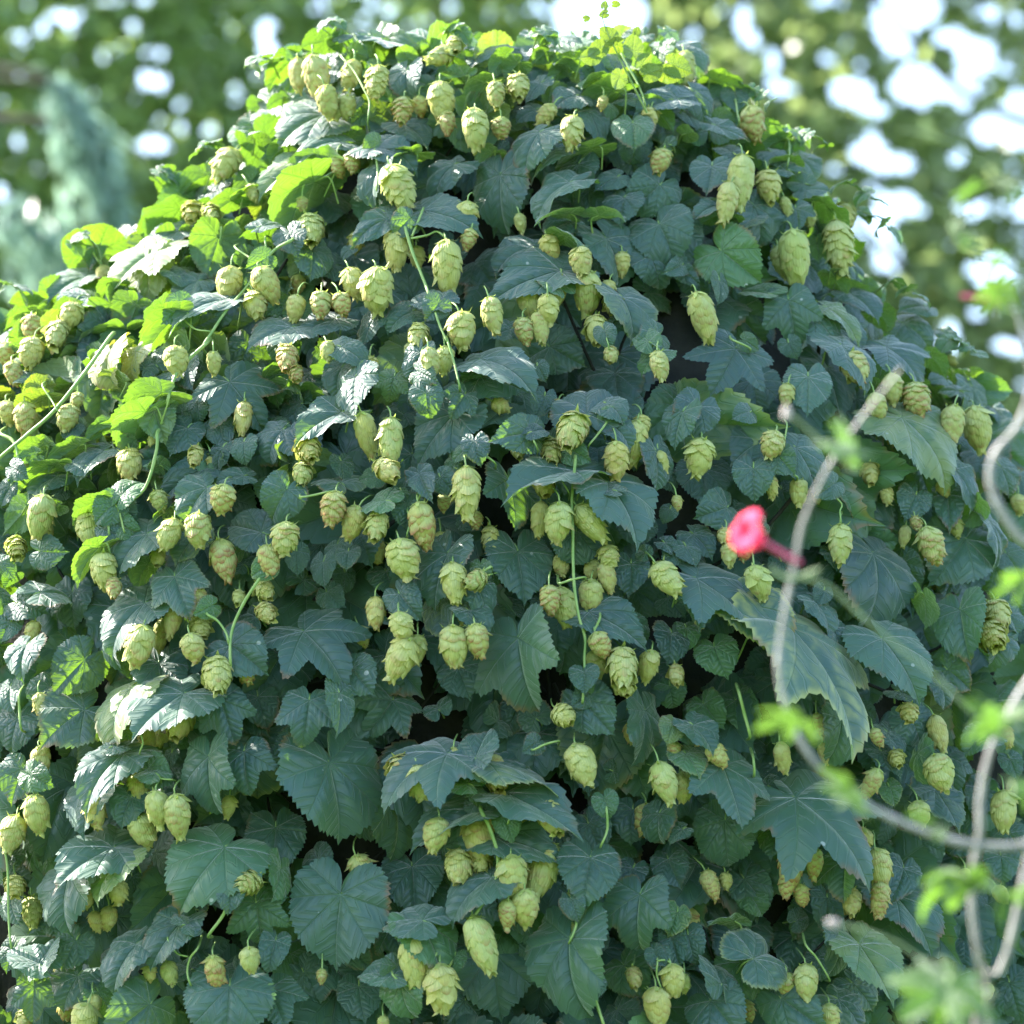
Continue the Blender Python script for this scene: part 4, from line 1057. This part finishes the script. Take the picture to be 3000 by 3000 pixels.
rnd = random.Random(21)
SHL = [  # base, tip, width, shape flag
    (2480, 1320, 2400, 1230, 100), (2480, 1320, 2480, 1190, 90), (2490, 1325, 2510, 1340, 70),
    (2330, 2110, 2190, 2110, 110), (2350, 2120, 2290, 2050, 80),
    (2480, 2330, 2470, 2190, 150), (2490, 2340, 2450, 2290, 90),
    (2700, 2400, 2690, 2330, 80), (2760, 2440, 2720, 2400, 60),
    (2900, 2110, 2780, 2090, 150), (2910, 2130, 2880, 1990, 110), (2920, 2110, 2840, 2160, 90), (2960, 2100, 2980, 2010, 90),
    (3020, 1700, 2880, 1670, 130), (3010, 1700, 2960, 1760, 70),
    (2860, 2580, 2620, 2590, 130), (2860, 2590, 2700, 2490, 90), (2850, 2580, 2770, 2490, 80), (2790, 2590, 2690, 2540, 70),
    (2780, 2900, 2590, 2960, 200), (2790, 2900, 2640, 2820, 170), (2800, 2890, 2780, 2760, 170), (2770, 2950, 2740, 3040, 160), (2800, 2900, 2920, 2830, 120), (2720, 2900, 2620, 2900, 110),
    (2960, 2620, 2900, 2720, 120), (2990, 2300, 3020, 2380, 90), (2980, 560, 2930, 500, 80),
    (2920, 860, 2850, 800, 130), (2925, 850, 2960, 770, 110), (2930, 860, 3010, 830, 120), (2915, 780, 2860, 750, 100), (2840, 560, 2790, 520, 90), (2810, 660, 2760, 640, 70), (2850, 700, 2800, 740, 90)]
for i, (bx, by, tx, ty, w) in enumerate(SHL):
    L = math.hypot(tx - bx, ty - by)
    dzz = rnd.uniform(-.20, -.02)
    w *= .9; L *= .9
    a, n, s = frame_from_image((tx - bx, by - ty), L, w, 'g', rnd.random() < .5, rnd, EPX * FD)
    b = Bag()
    B = P(bx, by, FD + dzz)
    add_leaf(b, 'g', B, a, n, s, 1, (rnd.random(), rnd.uniform(0, .8), .0, 0), bend=rnd.uniform(.2, .9), fold=.25, wav=.06, ph=rnd.uniform(0, 6))
    lo = b.build('leaf', M_GER, shr, origin=B)
    if i % 2 == 0:
        pb = Bag()
        tube(pb, [B + RIGHT * .02 - UP * .012 - FWD * dzz, B + RIGHT * .008 - UP * .012 - FWD * dzz * .5, B], .0013, .0009, sides=6, n=7)
        pb.build('petiole', M_GSTEM, lo, origin=B)

# ---------------------------------------------------------------- trees far behind
HOLES = [(180, 50, 55, 35), (60, 110, 28, 28), (120, 90, 26, 26), (310, 0, 60, 25), (445, 235, 50, 36), (447, 425, 54, 40), (520, 370, 34, 32), (522, 315, 20, 20), (610, 382, 24, 24), (465, 348, 22, 22), (690, 265, 20, 20), (305, 160, 32, 28), (350, 140, 14, 14), (390, 80, 18, 18), (430, 155, 26, 26), (465, 160, 20, 20), (775, 120, 36, 70), (945, 15, 34, 34), (5, 570, 30, 35), (800, 160, 34, 26), (128, 372, 14, 14), (50, 415, 18, 18), (420, 0, 40, 18), (1560, 25, 20, 24),
         (1760, 55, 150, 95), (1700, 20, 80, 60), (2175, 60, 36, 55), (2205, 115, 38, 40), (2290, 262, 48, 34), (2425, 175, 32, 30), (2520, 192, 26, 26), (2620, 60, 70, 120), (2690, 30, 70, 60), (2660, 150, 40, 30), (2780, 110, 50, 44), (2860, 165, 62, 55), (2700, 250, 90, 70), (2490, 268, 72, 46), (2560, 320, 50, 36), (2820, 270, 46, 54), (2900, 35, 40, 30), (2890, 380, 46, 50), (2990, 350, 70, 90), (2545, 440, 60, 50), (2640, 480, 46, 44), (2590, 490, 60, 40), (2808, 465, 36, 32), (2555, 545, 26, 26), (2630, 605, 78, 46), (2565, 670, 62, 54), (2600, 755, 52, 46), (2850, 610, 46, 42), (2855, 925, 38, 34), (2420, 0, 60, 20), (2260, 190, 24, 50), (2780, 1000, 40, 60), (2900, 800, 70, 50), (2960, 1010, 50, 40), (2930, 200, 20, 20), (2440, 500, 22, 22), (2480, 640, 40, 30), (3000, 600, 40, 50), (2020, 105, 22, 22), (2110, 30, 16, 40), (2960, 500, 26, 26)]
HO = []
for x, y, rx, ry in HOLES:
    c = P(x, y, 14.6)
    k = EPX * 14.6
    HO.append((c[0], c[2], max(.035, (rx + (8 if rx > 45 else -2)) * k), max(.035, (ry + (8 if ry > 45 else -2)) * k), c[1]))
HO = np.array(HO)

M_T1 = tree_leaf_material("broad_leaf_green", c4(.14, .20, .09), c4(.25, .33, .16), c4(.44, .62, .17))  # both broadleaf colours paled and greyed to carry the haze
M_T2 = tree_leaf_material("broad_leaf_olive", c4(.15, .20, .10), c4(.26, .32, .18), c4(.46, .58, .19))
M_T3 = tree_leaf_material("blue_needles", c4(.20, .30, .26), c4(.28, .40, .34), c4(.30, .46, .34), .45)


def tree(name, x, y, h, rx, ry, n, mat, label, cat, seed, zc=None, leafs=.092, holes=True, group=None, z0=2.0, clumps=90):
    r = np.random.RandomState(seed)
    t = empty(name, (x, y, 0), label=label, cat=cat, group=group)
    tr = Bag()
    tube(tr, [(x, y, -.1), (x + .08, y, h * .25), (x - .06, y + .05, h * .5), (x + .05, y, h * .85)], .20, .05, sides=12, n=24)
    tips = []
    for k in range(16):
        z = h * (.22 + .6 * k / 16)
        an = k * 2.4 + r.uniform(-.4, .4)
        L = (1 - .4 * k / 16) * .8
        e = (x + math.cos(an) * rx * L, y + math.sin(an) * ry * L, z + h * .13)
        tube(tr, [(x, y, z), (x + math.cos(an) * rx * L * .5, y + math.sin(an) * ry * L * .5, z + h * .03), e], .028, .008, sides=6, n=12)
        tips.append(e)
    tr.build('trunk', M_BARK, t, origin=(x, y, 0))
    zc = zc or h * .58
    rz = h - zc
    # clumps of leaves through the crown
    cl = []
    while len(cl) < clumps:
        q = r.uniform(-1, 1, 3)
        if np.linalg.norm(q) < 1: cl.append(q)
    cl = np.array(cl) * [rx, ry, rz] + [x, y, zc]
    cs = r.uniform(.22, .62, len(cl))
    ci = r.randint(0, len(cl), n)
    p = cl[ci] + r.normal(0, 1, (n, 3)) * cs[ci][:, None] * [1, .8, .8]
    un = r.uniform(-1, 1, (n, 3)); un = un / np.maximum(1, np.linalg.norm(un, axis=1))[:, None]
    pick = r.random_sample(n) < .45
    p[pick] = (un * [rx * 1.1, ry, rz] + [x, y, zc])[pick]
    keep = p[:, 2] > z0
    if holes:
        d = ((p[:, None, 0] - HO[None, :, 0] * p[:, None, 1] / HO[None, :, 4]) / HO[None, :, 2]) ** 2 + ((p[:, None, 2] - 1.6 - (HO[None, :, 1] - 1.6) * p[:, None, 1] / HO[None, :, 4]) / HO[None, :, 3]) ** 2
        keep &= d.min(1) > 1
    p = p[keep]; ci = ci[keep]
    m = len(p)
    nn = r.normal(0, 1, (m, 3)); nn[:, 2] += .8
    nn /= np.linalg.norm(nn, axis=1)[:, None]
    a = np.cross(nn, r.normal(0, 1, (m, 3))); a /= np.linalg.norm(a, axis=1)[:, None]
    b = np.cross(nn, a)
    s = r.uniform(.6, 1.3, m)[:, None] * leafs
    V = np.stack([p - a * s * .5, p + b * s * .34 + nn * s * .08, p + a * s * .6, p - b * s * .34 + nn * s * .08], 1).reshape(-1, 3)
    F = np.arange(m * 4).reshape(m, 4)
    cv = r.random_sample(len(cl))[ci]
    tint = np.zeros((m, 4)); tint[:, 0] = np.clip(.6 * cv + .4 * r.random_sample(m), 0, 1)
    cr = Bag()
    cr.add(V, F, None, np.repeat(tint, 4, 0))
    cr.build('crown', mat, t, origin=(x, y, zc), smooth=False)
    return t


TREES = [
    ('broadleaf_tree', -3.4, 15.0, 8.6, 2.6, .9, 74000, M_T1, 'blurred green broadleaf tree, leftmost behind the hop mound', 11),
    ('broadleaf_tree', -.2, 15.6, 8.8, 2.4, .9, 74000, M_T1, 'blurred deep green tree straight behind the top of the hop mound', 12),
    ('broadleaf_tree', 2.6, 14.8, 8.8, 2.3, .9, 64000, M_T2, 'blurred olive green tree with bright sky gaps, right behind the hop mound', 13),
    ('broadleaf_tree', 6.0, 15.6, 8.0, 2.2, 1.2, 16000, M_T1, 'blurred green tree outside the right edge of the picture', 14),
]
for nm, x, y, h, rx, ry, n, mat, lab, seed in TREES[:3]:
    tree(nm, x, y, h, rx, ry, n, mat, lab, 'tree', seed, group='trees far behind the hop', clumps=190, zc=4.6)

# a weeping blue-green conifer bough nearer than the trees, on the left
kx = P(260, 500, 10.5)
con = empty('weeping_conifer', (float(kx[0]) - .9, float(kx[1]), 0), label='blurred blue-green weeping conifer hanging on the left behind the hop', cat='tree')
tr = Bag()
bx_, by_ = float(kx[0]) - .9, float(kx[1])
tube(tr, [(bx_, by_, -.1), (bx_ + .05, by_, 2), (bx_, by_, 4.6)], .10, .02, sides=10, n=20)
cr = Bag()
r = np.random.RandomState(5)
for (x0, y0, x1, y1, wd, n) in [(150, 230, 340, 640, 95, 460), (190, 260, 250, 480, 50, 130), (20, 600, 150, 820, 110, 200), (250, 380, 360, 700, 50, 260), (150, 650, 240, 900, 110, 240)]:
    a0, a1 = P(x0, y0, 10.5), P(x1, y1, 10.5)
    tube(tr, [np.array([bx_, by_, a0[2] - .3]), (np.array([bx_, by_, a0[2] + .02]) + a0) / 2, a0, a0 * .4 + a1 * .6 + UP * .05, a1], .02, .006, sides=6, n=20)
    tt = r.uniform(0, 1, n)
    spread = wd * EPX * 10.5 * np.sin(np.clip(tt, .05, .95) * math.pi) ** .6
    p = a0 * (1 - tt)[:, None] + a1 * tt[:, None] + r.normal(0, .5, (n, 3)) * spread[:, None]
    a = np.array([.35, .1, -1]) + r.normal(0, .4, (n, 3)); a /= np.linalg.norm(a, axis=1)[:, None]
    b = np.cross(a, r.normal(0, 1, (n, 3))); b /= np.linalg.norm(b, axis=1)[:, None]
    L = r.uniform(.05, .11, n)[:, None]
    V = np.stack([p, p + a * L * .5 + b * .012, p + a * L, p + a * L * .5 - b * .012], 1).reshape(-1, 3)
    cr.add(V, np.arange(n * 4).reshape(n, 4), None, np.repeat(np.c_[r.random_sample(n), np.zeros((n, 3))], 4, 0))
tr.build('trunk', M_BARK, con, origin=(bx_, by_, 0))
cr.build('crown', M_T3, con, smooth=False)
